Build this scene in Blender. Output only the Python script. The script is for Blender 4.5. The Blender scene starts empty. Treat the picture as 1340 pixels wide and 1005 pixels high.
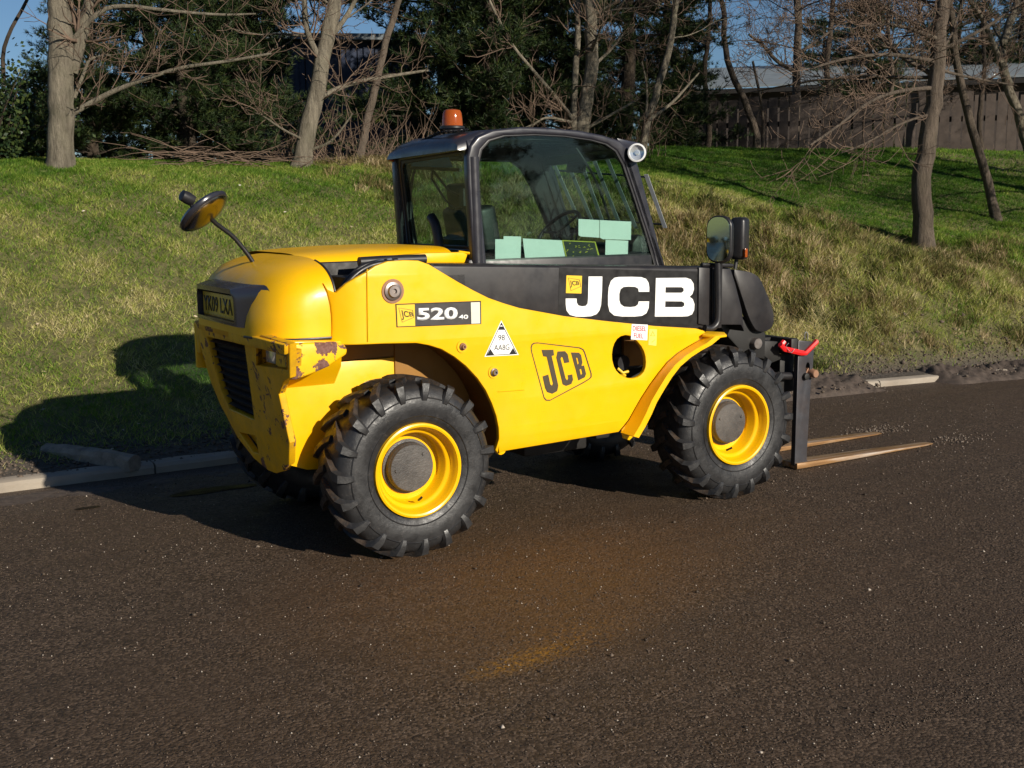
import bpy, bmesh, math, random
import numpy as np
from mathutils import Vector, Matrix
random.seed(7)
RNG = np.random.default_rng(7)
SC = bpy.context.scene
COL = SC.collection

# ------------------------------------------------------------------ camera
CAM = np.array([-2.39735640, -5.48833336, 1.64488688])
YAW, PITCH, ROLL, FPX = 0.551967547, 0.152692587, -0.00998772462, 1513.84507
def cam_axes():
    f = np.array([math.sin(YAW)*math.cos(PITCH), math.cos(YAW)*math.cos(PITCH), -math.sin(PITCH)])
    r = np.array([math.cos(YAW), -math.sin(YAW), 0.0]); u = np.cross(r, f)
    return r*math.cos(ROLL)+u*math.sin(ROLL), -r*math.sin(ROLL)+u*math.cos(ROLL), f
CR, CU, CF = cam_axes()
cd = bpy.data.cameras.new('camera'); cam = bpy.data.objects.new('camera', cd); COL.objects.link(cam)
cd.sensor_width = 36.0; cd.lens = 36.0*FPX/1340.0; cd.clip_start = 0.1; cd.clip_end = 3000
cam.matrix_world = Matrix(((CR[0], CU[0], -CF[0], CAM[0]), (CR[1], CU[1], -CF[1], CAM[1]), (CR[2], CU[2], -CF[2], CAM[2]), (0, 0, 0, 1)))
SC.camera = cam
# ------------------------------------------------------------------ sky and sun
SUN_EL = math.radians(21.5)
SUN_AZ = math.atan2(0.23, -1.0)          # direction towards the sun in the ground plane: x = sin, y = cos
sdir = Vector((math.sin(SUN_AZ)*math.cos(SUN_EL), math.cos(SUN_AZ)*math.cos(SUN_EL), math.sin(SUN_EL)))
W = bpy.data.worlds.new('World'); SC.world = W; W.use_nodes = True
wn = W.node_tree.nodes; wl = W.node_tree.links
sky = wn.new('ShaderNodeTexSky'); sky.sky_type = 'NISHITA'; sky.sun_disc = False
sky.sun_elevation = SUN_EL; sky.sun_rotation = SUN_AZ; sky.altitude = 700; sky.air_density = 1.0; sky.dust_density = 0.0; sky.ozone_density = 5.0
wl.new(sky.outputs[0], wn['Background'].inputs[0]); wn['Background'].inputs[1].default_value = 0.051
sl = bpy.data.lights.new('sun', 'SUN'); sl.energy = 4.6; sl.angle = math.radians(0.55); sl.color = (1.0, 0.92, 0.79)
so = bpy.data.objects.new('sun', sl); COL.objects.link(so); so.location = (0, 0, 30)
so.rotation_euler = sdir.to_track_quat('Z', 'Y').to_euler()
SC.view_settings.view_transform = 'Standard'; SC.view_settings.look = 'None'
SC.view_settings.exposure = 0.38; SC.view_settings.gamma = 1.0; SC.view_settings.use_curve_mapping = False
SC.render.engine = 'CYCLES'

# ------------------------------------------------------------------ measuring helpers (photo 1340x1005 -> points on real planes)
def ray(px, py): return CF*FPX + (px-670)*CR - (py-502.5)*CU
def onp(px, py, axis, v):
    d = ray(px, py); return CAM + (v-CAM[axis])/d[axis]*d
def PY(px, py, y): p = onp(px, py, 1, y); return (p[0], p[2])
def V3(a): return Vector((float(a[0]), float(a[1]), float(a[2])))
def onplane(px, py, p0, n):
    d = ray(px, py); n = np.array(n, float); return CAM + ((np.array(p0)-CAM)@n)/(d@n)*d

# ------------------------------------------------------------------ materials
TRI = 0
def nmat(name):
    m = bpy.data.materials.new(name); m.use_nodes = True
    nt = m.node_tree; return m, nt, nt.nodes['Principled BSDF']
def N(nt, t, **k):
    n = nt.nodes.new(t)
    for a, b in k.items():
        if a in n.inputs.keys(): n.inputs[a].default_value = b
        else: setattr(n, a, b)
    return n
def ramp(nt, fac, stops, interp='LINEAR'):
    r = nt.nodes.new('ShaderNodeValToRGB'); r.color_ramp.interpolation = interp
    el = r.color_ramp.elements
    while len(el) < len(stops): el.new(0.5)
    for e, (p, c) in zip(el, stops):
        e.position = p; e.color = (c[0], c[1], c[2], 1) if hasattr(c, '__len__') else (c, c, c, 1)
    nt.links.new(fac, r.inputs[0]); return r.outputs[0]
def mixc(nt, fac, a, b, mode='MIX'):
    m = nt.nodes.new('ShaderNodeMix'); m.data_type = 'RGBA'; m.blend_type = mode
    for s, v in ((0, fac), (6, a), (7, b)):
        if isinstance(v, bpy.types.NodeSocket): nt.links.new(v, m.inputs[s])
        elif s == 0: m.inputs[0].default_value = v
        else: m.inputs[s].default_value = (v[0], v[1], v[2], 1)
    return m.outputs[2]
def noise(nt, scale, detail=4, rough=0.6, vec=None, dist=0.0):
    n = N(nt, 'ShaderNodeTexNoise', Scale=scale, Detail=detail, Roughness=rough, Distortion=dist)
    if vec is None: vec = geo(nt)
    nt.links.new(vec, n.inputs['Vector']); return n.outputs[0]
def geo(nt):
    for n in nt.nodes:
        if n.bl_idname == 'ShaderNodeNewGeometry': return n.outputs['Position']
    return nt.nodes.new('ShaderNodeNewGeometry').outputs['Position']
def objc(nt):
    return nt.nodes.new('ShaderNodeTexCoord').outputs['Object']
def bump(nt, h, strength, dist, bs, prev=None):
    b = N(nt, 'ShaderNodeBump', Strength=strength, Distance=dist); nt.links.new(h, b.inputs['Height'])
    if prev is not None: nt.links.new(prev, b.inputs['Normal'])
    nt.links.new(b.outputs[0], bs.inputs['Normal']); return b.outputs[0]
def simple(name, col, rough=0.5, metal=0.0, var=0.15, scale=12, bmp=0.0, spec=0.5, dirt=None, coat=0.0):
    m, nt, b = nmat(name)
    f = noise(nt, scale, 5)
    lo = [c*(1-var) for c in col]; hi = [min(1, c*(1+var)) for c in col]
    c = ramp(nt, f, [(0.3, lo), (0.7, hi)])
    if dirt:
        f2 = ramp(nt, noise(nt, 3.5, 7, 0.7), [(0.5-dirt[1]*.3, 0.0), (0.78, dirt[1])])
        c = mixc(nt, f2, c, dirt[0])
    nt.links.new(c, b.inputs['Base Color'])
    r = ramp(nt, noise(nt, scale*1.7, 4), [(0.3, max(0, rough-.08)), (0.7, min(1, rough+.1))]); nt.links.new(r, b.inputs['Roughness'])
    b.inputs['Metallic'].default_value = metal; b.inputs['Specular IOR Level'].default_value = spec
    b.inputs['Coat Weight'].default_value = coat; b.inputs['Coat Roughness'].default_value = 0.15
    if bmp: bump(nt, noise(nt, scale*4, 3), bmp, 0.004, b)
    return m
M = {}
def yellow(name, chips=0.0, dirt=0.25, rough=0.34, d0=0.52):
    m, nt, b = nmat(name)
    c = ramp(nt, noise(nt, 2.5, 4), [(0.3, (0.82, 0.43, 0.001)), (0.7, (0.88, 0.49, 0.002))])
    d = ramp(nt, noise(nt, 5, 8, 0.75), [(d0, 0.0), (0.85, dirt)])
    c = mixc(nt, d, c, (0.28, 0.13, 0.03))
    # fine spatter of mud low down on the body
    sp = ramp(nt, N(nt, 'ShaderNodeTexVoronoi', Scale=70.0).outputs[0], [(0.05, 1.0), (0.11, 0.0)])
    sep = N(nt, 'ShaderNodeSeparateXYZ'); nt.links.new(geo(nt), sep.inputs[0])
    zr = ramp(nt, sep.outputs[2], [(0.35, 0.55), (0.75, 0.0)])
    mm = N(nt, 'ShaderNodeMath', operation='MULTIPLY'); nt.links.new(sp, mm.inputs[0]); nt.links.new(zr, mm.inputs[1])
    c = mixc(nt, mm.outputs[0], c, (0.16, 0.09, 0.04))
    rr = ramp(nt, noise(nt, 9, 5), [(0.3, rough-.08), (0.7, rough+.14)])
    if chips > 0:
        f = noise(nt, 13, 6, 0.62, dist=0.5)
        k = ramp(nt, f, [(0.62-chips*0.16, 0.0), (0.632-chips*0.16, 1.0)])
        rust = ramp(nt, noise(nt, 60, 4), [(0.3, (0.10, 0.035, 0.02)), (0.6, (0.20, 0.10, 0.08))])
        c = mixc(nt, k, c, rust)
        rr = mixc(nt, k, rr, (0.8, 0.8, 0.8))
        inv = N(nt, 'ShaderNodeMath', operation='SUBTRACT'); inv.inputs[0].default_value = 1; nt.links.new(k, inv.inputs[1])
        bump(nt, inv.outputs[0], 0.5, 0.003, b)
    else:
        bump(nt, noise(nt, 3.0, 3), 0.10, 0.02, b)
    nt.links.new(c, b.inputs['Base Color']); nt.links.new(rr, b.inputs['Roughness'])
    b.inputs['Coat Weight'].default_value = 0.08; b.inputs['Coat Roughness'].default_value = 0.18; b.inputs['Specular IOR Level'].default_value = 0.35
    return m
M['yel'] = yellow('yellow paint'); M['chip'] = yellow('chipped yellow paint', 0.62, 0.4, 0.42)
M['chip2'] = yellow('worn shade darkened yellow paint', 0.16, 0.9, 0.5, 0.40)  # chipped and dirty; brown mix deepened to paint in the rear face's shade
M['liner'] = simple('muddy shade darkened yellow paint', (0.42, 0.19, 0.012), 0.7, var=0.35, scale=7, dirt=((0.10, 0.05, 0.025), 0.9), bmp=0.3)  # wheel arch shade painted into the base tone, mud over it
M['rim'] = yellow('yellow rim enamel', 0, 0.4, 0.26)
M['boom'] = simple('black boom paint', (0.012, 0.011, 0.013), 0.42, dirt=((0.07, 0.058, 0.05), 0.45), scale=6)
M['black'] = simple('black plastic', (0.012, 0.012, 0.014), 0.4, dirt=((0.06, 0.05, 0.045), 0.3))
M['cab'] = simple('cab frame paint', (0.020, 0.020, 0.027), 0.33, scale=8, dirt=((0.06, 0.05, 0.05), 0.3), coat=0.3)
M['dark'] = simple('oily dark steel', (0.012, 0.011, 0.010), 0.6)
M['guard'] = simple('pale grey guard paint', (0.30, 0.32, 0.33), 0.5)
M['grey'] = simple('grey plastic', (0.034, 0.035, 0.048), 0.24, scale=4, coat=.3)
M['steel'] = simple('worn steel', (0.30, 0.28, 0.27), 0.4, 0.8, dirt=((0.12, 0.06, 0.03), 0.7))
M['blksteel'] = simple('black fork steel', (0.05, 0.056, 0.068), 0.38, 0.3, dirt=((0.10, 0.06, 0.04), 0.5), scale=9)
M['rustpin'] = simple('rusty pin', (0.28, 0.15, 0.09), 0.7, 0.2)
M['red'] = simple('red paint', (0.75, 0.015, 0.015), 0.4)
M['wire'] = simple('bright wire', (0.7, 0.7, 0.7), 0.3, 0.9)
M['white'] = simple('white vinyl', (0.82, 0.82, 0.80), 0.45, var=0.03)
M['ink'] = simple('black vinyl', (0.006, 0.005, 0.005), 0.4, var=0.05)
M['ink2'] = simple('brown black print', (0.055, 0.038, 0.018), 0.5, var=0.1)
M['decaly'] = simple('yellow vinyl', (0.78, 0.50, 0.02), 0.45, var=0.04)
M['decalg'] = simple('dark grey print', (0.045, 0.04, 0.04), 0.4, var=0.1)
M['pale'] = simple('pale print', (0.62, 0.62, 0.52), 0.5, var=0.05)
M['redink'] = simple('red print', (0.65, 0.03, 0.06), 0.5)
M['yink'] = simple('yellow print', (0.50, 0.46, 0.05), 0.5)
M['paper'] = simple('white paper', (0.84, 0.88, 0.87), 0.7, var=0.03)
M['plate'] = simple('yellow number plate', (0.72, 0.50, 0.05), 0.3, var=0.06)
M['seat'] = simple('black seat vinyl', (0.02, 0.02, 0.02), 0.5)
M['skyrefl'] = simple('painted sky reflection', (0.10, 0.24, 0.46), 0.5)  # colour of the sky reflected in the rear window
M['hub'] = simple('greasy hub metal', (0.018, 0.017, 0.018), 0.45, 0.0, var=0.4, scale=30, dirt=((0.20, 0.18, 0.16), 0.6), bmp=0.5)
def rubber():
    m, nt, b = nmat('dusty tyre rubber')
    c = ramp(nt, noise(nt, 7, 6), [(0.3, (0.012, 0.0118, 0.0125)), (0.7, (0.028, 0.0275, 0.0285))])
    d = ramp(nt, noise(nt, 26, 8, 0.8), [(0.56, 0.0), (0.74, 0.65)])
    c = mixc(nt, d, c, (0.13, 0.115, 0.105)); nt.links.new(c, b.inputs['Base Color'])
    nt.links.new(ramp(nt, noise(nt, 18, 6, .7), [(0.35, 0.30), (0.65, 0.62)]), b.inputs['Roughness'])
    bump(nt, noise(nt, 45, 6, 0.7), 0.35, 0.006, b); return m
M['rubber'] = rubber()
def tread():
    m, nt, b = nmat('muddy tread rubber')
    c = ramp(nt, noise(nt, 14, 6), [(0.42, (0.014, 0.013, 0.013)), (0.64, (0.065, 0.044, 0.030))])
    nt.links.new(c, b.inputs['Base Color'])
    nt.links.new(ramp(nt, noise(nt, 25, 4), [(0.35, 0.25), (0.6, 0.75)]), b.inputs['Roughness'])
    bump(nt, noise(nt, 60, 6, 0.7), 0.5, 0.008, b); return m
M['tread'] = tread()
def glass(name, tint, refl=0.9):
    m, nt, b = nmat(name); nt.nodes.remove(b); out = nt.nodes['Material Output']
    t = N(nt, 'ShaderNodeBsdfTransparent'); t.inputs[0].default_value = (*tint, 1)
    g = N(nt, 'ShaderNodeBsdfGlossy', Roughness=0.02)
    lw = N(nt, 'ShaderNodeLayerWeight', Blend=0.5); pw = N(nt, 'ShaderNodeMath', operation='POWER'); nt.links.new(lw.outputs['Facing'], pw.inputs[0]); pw.inputs[1].default_value = 5.0
    fr = N(nt, 'ShaderNodeMapRange'); nt.links.new(pw.outputs[0], fr.inputs[0]); fr.inputs[3].default_value = 0.04; fr.inputs[4].default_value = 0.9; mx = N(nt, 'ShaderNodeMixShader')
    nt.links.new(fr.outputs[0], mx.inputs[0]); nt.links.new(t.outputs[0], mx.inputs[1]); nt.links.new(g.outputs[0], mx.inputs[2])
    d = N(nt, 'ShaderNodeBsdfDiffuse'); d.inputs[0].default_value = (0.5, 0.5, 0.45, 1)
    mx2 = N(nt, 'ShaderNodeMixShader')
    nt.links.new(ramp(nt, noise(nt, 8, 6, 0.7), [(0.45, 0.0), (0.8, 0.006)]), mx2.inputs[0])
    nt.links.new(mx.outputs[0], mx2.inputs[1]); nt.links.new(d.outputs[0], mx2.inputs[2])
    nt.links.new(mx2.outputs[0], out.inputs[0]); return m
M['glass'] = glass('tinted cab glass', (0.74, 0.84, 0.80))
m, nt, b = nmat('mirror glass'); b.inputs['Base Color'].default_value = (0.62, 0.85, 0.78, 1); b.inputs['Metallic'].default_value = 1; b.inputs['Roughness'].default_value = 0.04; M['mirror'] = m
m, nt, b = nmat('convex mirror'); b.inputs['Base Color'].default_value = (0.34, 0.31, 0.27, 1); b.inputs['Metallic'].default_value = 1; b.inputs['Roughness'].default_value = 0.22; M['convex'] = m
m, nt, b = nmat('amber lens'); b.inputs['Base Color'].default_value = (0.46, 0.095, 0.010, 1); b.inputs['Roughness'].default_value = 0.12
b.inputs['Transmission Weight'].default_value = 0.35; b.inputs['Subsurface Weight'].default_value = 0.0; M['amber'] = m
m, nt, b = nmat('clear lens'); b.inputs['Base Color'].default_value = (0.75, 0.78, 0.80, 1); b.inputs['Roughness'].default_value = 0.12; b.inputs['Metallic'].default_value = 0.6; M['lens'] = m
def forksteel():
    m, nt, b = nmat('scraped fork blade')
    mp = N(nt, 'ShaderNodeMapping'); mp.inputs['Scale'].default_value = (0.6, 14, 6); nt.links.new(geo(nt), mp.inputs[0])
    c = ramp(nt, noise(nt, 3, 5, 0.6, mp.outputs[0]), [(0.3, (0.16, 0.075, 0.03)), (0.5, (0.36, 0.20, 0.085)), (0.68, (0.55, 0.46, 0.38))])
    nt.links.new(c, b.inputs['Base Color']); b.inputs['Metallic'].default_value = 0.35; b.inputs['Roughness'].default_value = 0.42
    return m
M['fork'] = forksteel()
def asphalt():
    m, nt, b = nmat('worn wet asphalt'); P = geo(nt)
    st = N(nt, 'ShaderNodeTexVoronoi', Scale=95.0); nt.links.new(P, st.inputs[0])
    fine = ramp(nt, st.outputs['Color'], [(0.2, (0.026, 0.017, 0.010)), (0.55, (0.088, 0.058, 0.036)), (0.9, (0.18, 0.125, 0.085))])
    mud = ramp(nt, noise(nt, 0.9, 7, 0.62), [(0.35, 0.05), (0.7, 0.7)])
    c = mixc(nt, mud, fine, (0.078, 0.049, 0.029))
    # long drag streaks parallel to the kerb
    mp = N(nt, 'ShaderNodeMapping'); mp.inputs['Scale'].default_value = (0.35, 3.2, 1); nt.links.new(P, mp.inputs[0])
    s = ramp(nt, noise(nt, 2.0, 6, 0.6, mp.outputs[0]), [(0.4, 0.0), (0.75, 0.5)])
    c = mixc(nt, s, c, (0.046, 0.031, 0.020))
    # rusty run-off stain in front of the machine
    def blob(cx, cy, sx, sy, ang):
        mp = N(nt, 'ShaderNodeMapping', vector_type='TEXTURE'); mp.inputs['Location'].default_value = (cx, cy, 0)
        mp.inputs['Rotation'].default_value = (0, 0, ang); mp.inputs['Scale'].default_value = (sx, sy, 1); nt.links.new(P, mp.inputs[0])
        g = N(nt, 'ShaderNodeTexGradient', gradient_type='SPHERICAL'); nt.links.new(mp.outputs[0], g.inputs[0])
        return g.outputs[1] if False else g.outputs['Fac'] if 'Fac' in g.outputs else g.outputs[0]
    def mul(a, bb):
        q = N(nt, 'ShaderNodeMath', operation='MULTIPLY'); nt.links.new(a, q.inputs[0])
        if isinstance(bb, float): q.inputs[1].default_value = bb
        else: nt.links.new(bb, q.inputs[1])
        return q.outputs[0]
    r1 = mul(ramp(nt, blob(0.35, -1.10, 1.5, 1.0, 0.25), [(0.0, 0.0), (0.9, 0.62)]), ramp(nt, noise(nt, 24, 8, 0.8), [(0.35, 0.15), (0.65, 1.0)]))
    c = mixc(nt, r1, c, (0.19, 0.085, 0.018))
    pa = onp(690, 862, 2, 0); pb = onp(745, 835, 2, 0)
    pd = onp(735, 800, 2, 0)
    r4 = mul(ramp(nt, blob(pd[0], pd[1], 1.15, 0.55, 0.35), [(0.0, 0.0), (0.9, 0.55)]), ramp(nt, noise(nt, 28, 8, 0.8), [(0.38, 0.1), (0.62, 1.0)]))
    c = mixc(nt, r4, c, (0.17, 0.078, 0.018))
    r2 = mul(ramp(nt, blob(pa[0], pa[1], 0.34, 0.10, 0.15), [(0.0, 0.0), (0.6, 1.0)]), ramp(nt, noise(nt, 40, 6, 0.75), [(0.45, 0.0), (0.6, 0.9)]))
    c = mixc(nt, r2, c, (0.34, 0.16, 0.012))
    r3 = mul(ramp(nt, blob(pb[0], pb[1], 0.45, 0.22, 0.3), [(0.0, 0.0), (0.8, 0.8)]), ramp(nt, noise(nt, 45, 6, 0.75), [(0.5, 0.0), (0.62, 0.8)]))
    c = mixc(nt, r3, c, (0.32, 0.14, 0.012))
    # silt in the gutter
    sep = N(nt, 'ShaderNodeSeparateXYZ'); nt.links.new(P, sep.inputs[0])
    gz = mul(ramp(nt, N(nt, 'ShaderNodeMapRange').outputs[0], [(0, 0), (1, 1)]), 0.0)
    mr = N(nt, 'ShaderNodeMapRange'); mr.inputs[1].default_value = 1.0; mr.inputs[2].default_value = 1.7; nt.links.new(sep.outputs[1], mr.inputs[0])
    g = mul(mr.outputs[0], ramp(nt, noise(nt, 3, 6, 0.65), [(0.35, 0.3), (0.65, 1.0)]))
    c = mixc(nt, g, c, (0.095, 0.070, 0.052))
    nt.links.new(c, b.inputs['Base Color'])
    nt.links.new(ramp(nt, noise(nt, 5, 6, 0.7), [(0.3, 0.50), (0.7, 0.8)]), b.inputs['Roughness'])
    h = N(nt, 'ShaderNodeTexVoronoi', Scale=95.0); nt.links.new(P, h.inputs[0])
    inv = N(nt, 'ShaderNodeMath', operation='SUBTRACT'); inv.inputs[0].default_value = 1; nt.links.new(h.outputs[0], inv.inputs[1])
    wear = mul(inv.outputs[0], ramp(nt, noise(nt, 2.2, 5, 0.6), [(0.35, 0.35), (0.65, 1.0)]))
    b1 = bump(nt, wear, 0.5, 0.012, b)
    cell = N(nt, 'ShaderNodeTexVoronoi', Scale=150.0); nt.links.new(P, cell.inputs[0])
    b1 = bump(nt, cell.outputs['Color'], 0.8, 0.006, b, b1)
    big = N(nt, 'ShaderNodeTexVoronoi', Scale=48.0); nt.links.new(P, big.inputs[0])
    pit = mul(ramp(nt, big.outputs[0], [(0.0, 1.0), (0.35, 0.0)]), ramp(nt, noise(nt, 1.6, 6, 0.65), [(0.5, 0.0), (0.62, 1.0)]))
    b1 = bump(nt, pit, 0.7, 0.014, b, b1)
    bump(nt, noise(nt, 60, 8, 0.8), 0.6, 0.010, b, b1)
    b.inputs['Specular IOR Level'].default_value = 0.32
    return m
M['road'] = asphalt()
def soil():
    m, nt, b = nmat('bank soil and thatch')
    c = ramp(nt, noise(nt, 7, 8, 0.7), [(0.3, (0.09, 0.09, 0.028)), (0.55, (0.19, 0.17, 0.065)), (0.75, (0.30, 0.25, 0.12))])
    sep = N(nt, 'ShaderNodeSeparateXYZ'); nt.links.new(geo(nt), sep.inputs[0])
    low = ramp(nt, sep.outputs[2], [(0.06, 1.0), (0.24, 0.0)])
    mud = ramp(nt, noise(nt, 25, 7, 0.7), [(0.3, (0.060, 0.046, 0.036)), (0.7, (0.17, 0.14, 0.11))])
    c = mixc(nt, low, c, mud); nt.links.new(c, b.inputs['Base Color']); b.inputs['Roughness'].default_value = 0.95
    bump(nt, noise(nt, 22, 8, 0.75), 1.0, 0.05, b); return m
M['soil'] = soil()
M['mud'] = simple('kerbside mud', (0.075, 0.055, 0.042), 0.75, var=0.4, scale=18, bmp=0.9)
M['clod'] = simple('dried mud clods', (0.11, 0.082, 0.06), 0.9, var=0.35, scale=20, bmp=0.8)
M['kerb'] = simple('weathered concrete', (0.42, 0.37, 0.30), 0.85, var=0.22, scale=14, bmp=0.5, dirt=((0.14, 0.10, 0.07), 0.8))
m, nt, b = nmat('puddle water'); b.inputs['Base Color'].default_value = (0.022, 0.016, 0.012, 1); nt.links.new(ramp(nt, noise(nt, 5, 5, .7), [(0.42, 0.5), (0.62, 0.28)]), b.inputs['Roughness']); b.inputs['IOR'].default_value = 1.25
b.inputs['Specular IOR Level'].default_value = 0.12; bump(nt, noise(nt, 9, 3), 0.12, 0.02, b); M['water'] = m
def leafmat(name, stops, rough=0.6, trans=0.0):
    m, nt, b = nmat(name)
    a = N(nt, 'ShaderNodeAttribute', attribute_name='tint')
    nt.links.new(ramp(nt, a.outputs['Fac'], stops), b.inputs['Base Color'])
    b.inputs['Roughness'].default_value = rough; b.inputs['Specular IOR Level'].default_value = 0.25
    if trans:
        out = nt.nodes['Material Output']; tl = N(nt, 'ShaderNodeBsdfTranslucent')
        nt.links.new(ramp(nt, a.outputs['Fac'], stops), tl.inputs[0])
        mx = N(nt, 'ShaderNodeMixShader'); mx.inputs[0].default_value = trans
        nt.links.new(b.outputs[0], mx.inputs[1]); nt.links.new(tl.outputs[0], mx.inputs[2]); nt.links.new(mx.outputs[0], out.inputs[0])
    return m
M['grass'] = leafmat('grass blades', [(0.0, (0.055, 0.14, 0.014)), (0.38, (0.17, 0.29, 0.03)), (0.68, (0.44, 0.45, 0.11)), (1.0, (0.76, 0.64, 0.36))], 0.6, 0.38)
M['straw'] = leafmat('dry grass', [(0.0, (0.07, 0.10, 0.02)), (0.35, (0.19, 0.16, 0.055)), (0.7, (0.38, 0.28, 0.14)), (1.0, (0.60, 0.48, 0.29))], 0.7, 0.3)
M['pine'] = leafmat('pine needles', [(0.0, (0.012, 0.024, 0.009)), (0.5, (0.028, 0.050, 0.014)), (1.0, (0.085, 0.10, 0.024))], 0.55, 0.1)
M['shrub'] = leafmat('evergreen leaves', [(0.0, (0.012, 0.026, 0.012)), (0.5, (0.025, 0.045, 0.015)), (1.0, (0.06, 0.08, 0.02))], 0.4, 0.1)
def bark(name, lo, hi, sc=10):
    m, nt, b = nmat(name)
    mp = N(nt, 'ShaderNodeMapping'); mp.inputs['Scale'].default_value = (1, 1, 0.25); nt.links.new(geo(nt), mp.inputs[0])
    f = noise(nt, sc, 7, 0.7, mp.outputs[0])
    c = ramp(nt, f, [(0.3, lo), (0.7, hi)])
    g = ramp(nt, noise(nt, 2.5, 5), [(0.5, 0.0), (0.8, 0.5)]); c = mixc(nt, g, c, (lo[0]*.8, lo[1]*1.05, lo[2]*.6))
    nt.links.new(c, b.inputs['Base Color']); b.inputs['Roughness'].default_value = 0.9
    bump(nt, noise(nt, sc*1.6, 8, 0.8, mp.outputs[0]), 1.0, 0.07, b); return m
M['bark'] = bark('pale grey bark', (0.10, 0.083, 0.058), (0.33, 0.285, 0.21), 14)
M['barkb'] = bark('brown grey bark', (0.06, 0.043, 0.030), (0.20, 0.155, 0.115), 14)
M['barkd'] = bark('dark conifer bark', (0.030, 0.022, 0.015), (0.10, 0.07, 0.045))
M['twig'] = simple('bare twigs', (0.135, 0.090, 0.062), 0.9, var=0.35, scale=6)
M['board'] = simple('shade darkened weathered boards', (0.082, 0.062, 0.051), 0.85, var=0.3, scale=5, bmp=0.4)  # base tone darkened to carry the shade of the trees
M['gap'] = simple('dark backing', (0.012, 0.010, 0.009), 0.9)
M['blue'] = simple('dark blue cladding', (0.018, 0.028, 0.060), 0.5, var=0.2, scale=3)
M['shedw'] = simple('brown shed cladding', (0.05, 0.038, 0.032), 0.8)
M['roof'] = simple('pale sheet roof', (0.17, 0.195, 0.21), 0.7, var=0.15, scale=3)
M['stone'] = leafmat('road grit', [(0.0, (0.030, 0.022, 0.016)), (0.75, (0.13, 0.096, 0.070)), (1.0, (0.42, 0.36, 0.30))], 0.5)

# ------------------------------------------------------------------ mesh helpers
WO = {}      # world origin of each parent
def place(o, parent, label=None, cat=None, group=None, kind=None, loc=None):
    COL.objects.link(o)
    if parent is not None: o.parent = parent
    if loc is not None: o.location = loc
    if label: o['label'] = label
    if cat: o['category'] = cat
    if group: o['group'] = group
    if kind: o['kind'] = kind
    return o
def root(name, loc, label, cat, group=None):
    o = bpy.data.objects.new(name, None); o.empty_display_size = 0.2
    place(o, None, label, cat, group, loc=loc); WO[o.name] = Vector(loc); return o
def wo(parent):
    return WO.get(parent.name, Vector((0, 0, 0))) if parent is not None else Vector((0, 0, 0))
def finish(name, bm, mats, parent=None, ang=35, bevel=0, seg=2, **k):
    if bevel:
        bmesh.ops.remove_doubles(bm, verts=bm.verts, dist=1e-5)
        es = [e for e in bm.edges if len(e.link_faces) == 2 and e.calc_face_angle(0) > math.radians(28)]
        bmesh.ops.bevel(bm, geom=es, offset=bevel, segments=seg, profile=0.5, affect='EDGES', clamp_overlap=True)
    me = bpy.data.meshes.new(name)
    off = wo(parent)
    bmesh.ops.translate(bm, verts=bm.verts, vec=-off)
    bm.to_mesh(me); bm.free()
    if not isinstance(mats, (list, tuple)): mats = [mats]
    for m_ in mats: me.materials.append(m_)
    if ang:
        me.polygons.foreach_set('use_smooth', [True]*len(me.polygons)); me.set_sharp_from_angle(angle=math.radians(ang))
    o = bpy.data.objects.new(name, me); place(o, parent, **k); WO[o.name] = off; return o
def prism(bm, pts, vec, mi=0):
    """closed polygon of 3D points extruded by a vector"""
    vec = Vector(vec); a = [bm.verts.new(Vector(p)) for p in pts]; b = [bm.verts.new(Vector(p)+vec) for p in pts]
    fs = [bm.faces.new(a[::-1]), bm.faces.new(b)]; n = len(a)
    for i in range(n): fs.append(bm.faces.new((a[i], a[(i+1) % n], b[(i+1) % n], b[i])))
    for f_ in fs: f_.material_index = mi
    bmesh.ops.recalc_face_normals(bm, faces=fs); return fs
def box(bm, c, s, rot=None, mi=0):
    mt = Matrix.Translation(c) @ (rot.to_4x4() if rot is not None else Matrix.Identity(4)) @ Matrix.Diagonal((s[0], s[1], s[2], 1))
    r = bmesh.ops.create_cube(bm, size=1, matrix=mt)
    for v in r['verts']:
        for f_ in v.link_faces: f_.material_index = mi
def frame_of(d):
    d = Vector(d).normalized(); a = Vector((0, 0, 1)) if abs(d.z) < 0.9 else Vector((1, 0, 0))
    x = d.cross(a).normalized(); return x, d.cross(x).normalized()
def tube(bm, pts, rad, n=8, mi=0, cap=True):
    pts = [Vector(p) for p in pts]; rings = []
    if not hasattr(rad, '__len__'): rad = [rad]*len(pts)
    px_ = None
    for i, p in enumerate(pts):
        d = (pts[min(i+1, len(pts)-1)]-pts[max(i-1, 0)])
        if d.length < 1e-9: d = Vector((0, 0, 1))
        d.normalize()
        if px_ is None: x, y = frame_of(d)
        else:
            x = (px_-d*px_.dot(d)).normalized(); y = d.cross(x)
        px_ = x
        rings.append([bm.verts.new(p+(x*math.cos(2*math.pi*j/n)+y*math.sin(2*math.pi*j/n))*rad[i]) for j in range(n)])
    for a, b in zip(rings, rings[1:]):
        for j in range(n):
            f_ = bm.faces.new((a[j], a[(j+1) % n], b[(j+1) % n], b[j])); f_.material_index = mi
    if cap and n > 2:
        for rr in (rings[0][::-1], rings[-1]):
            f_ = bm.faces.new(rr); f_.material_index = mi
    return rings
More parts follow.
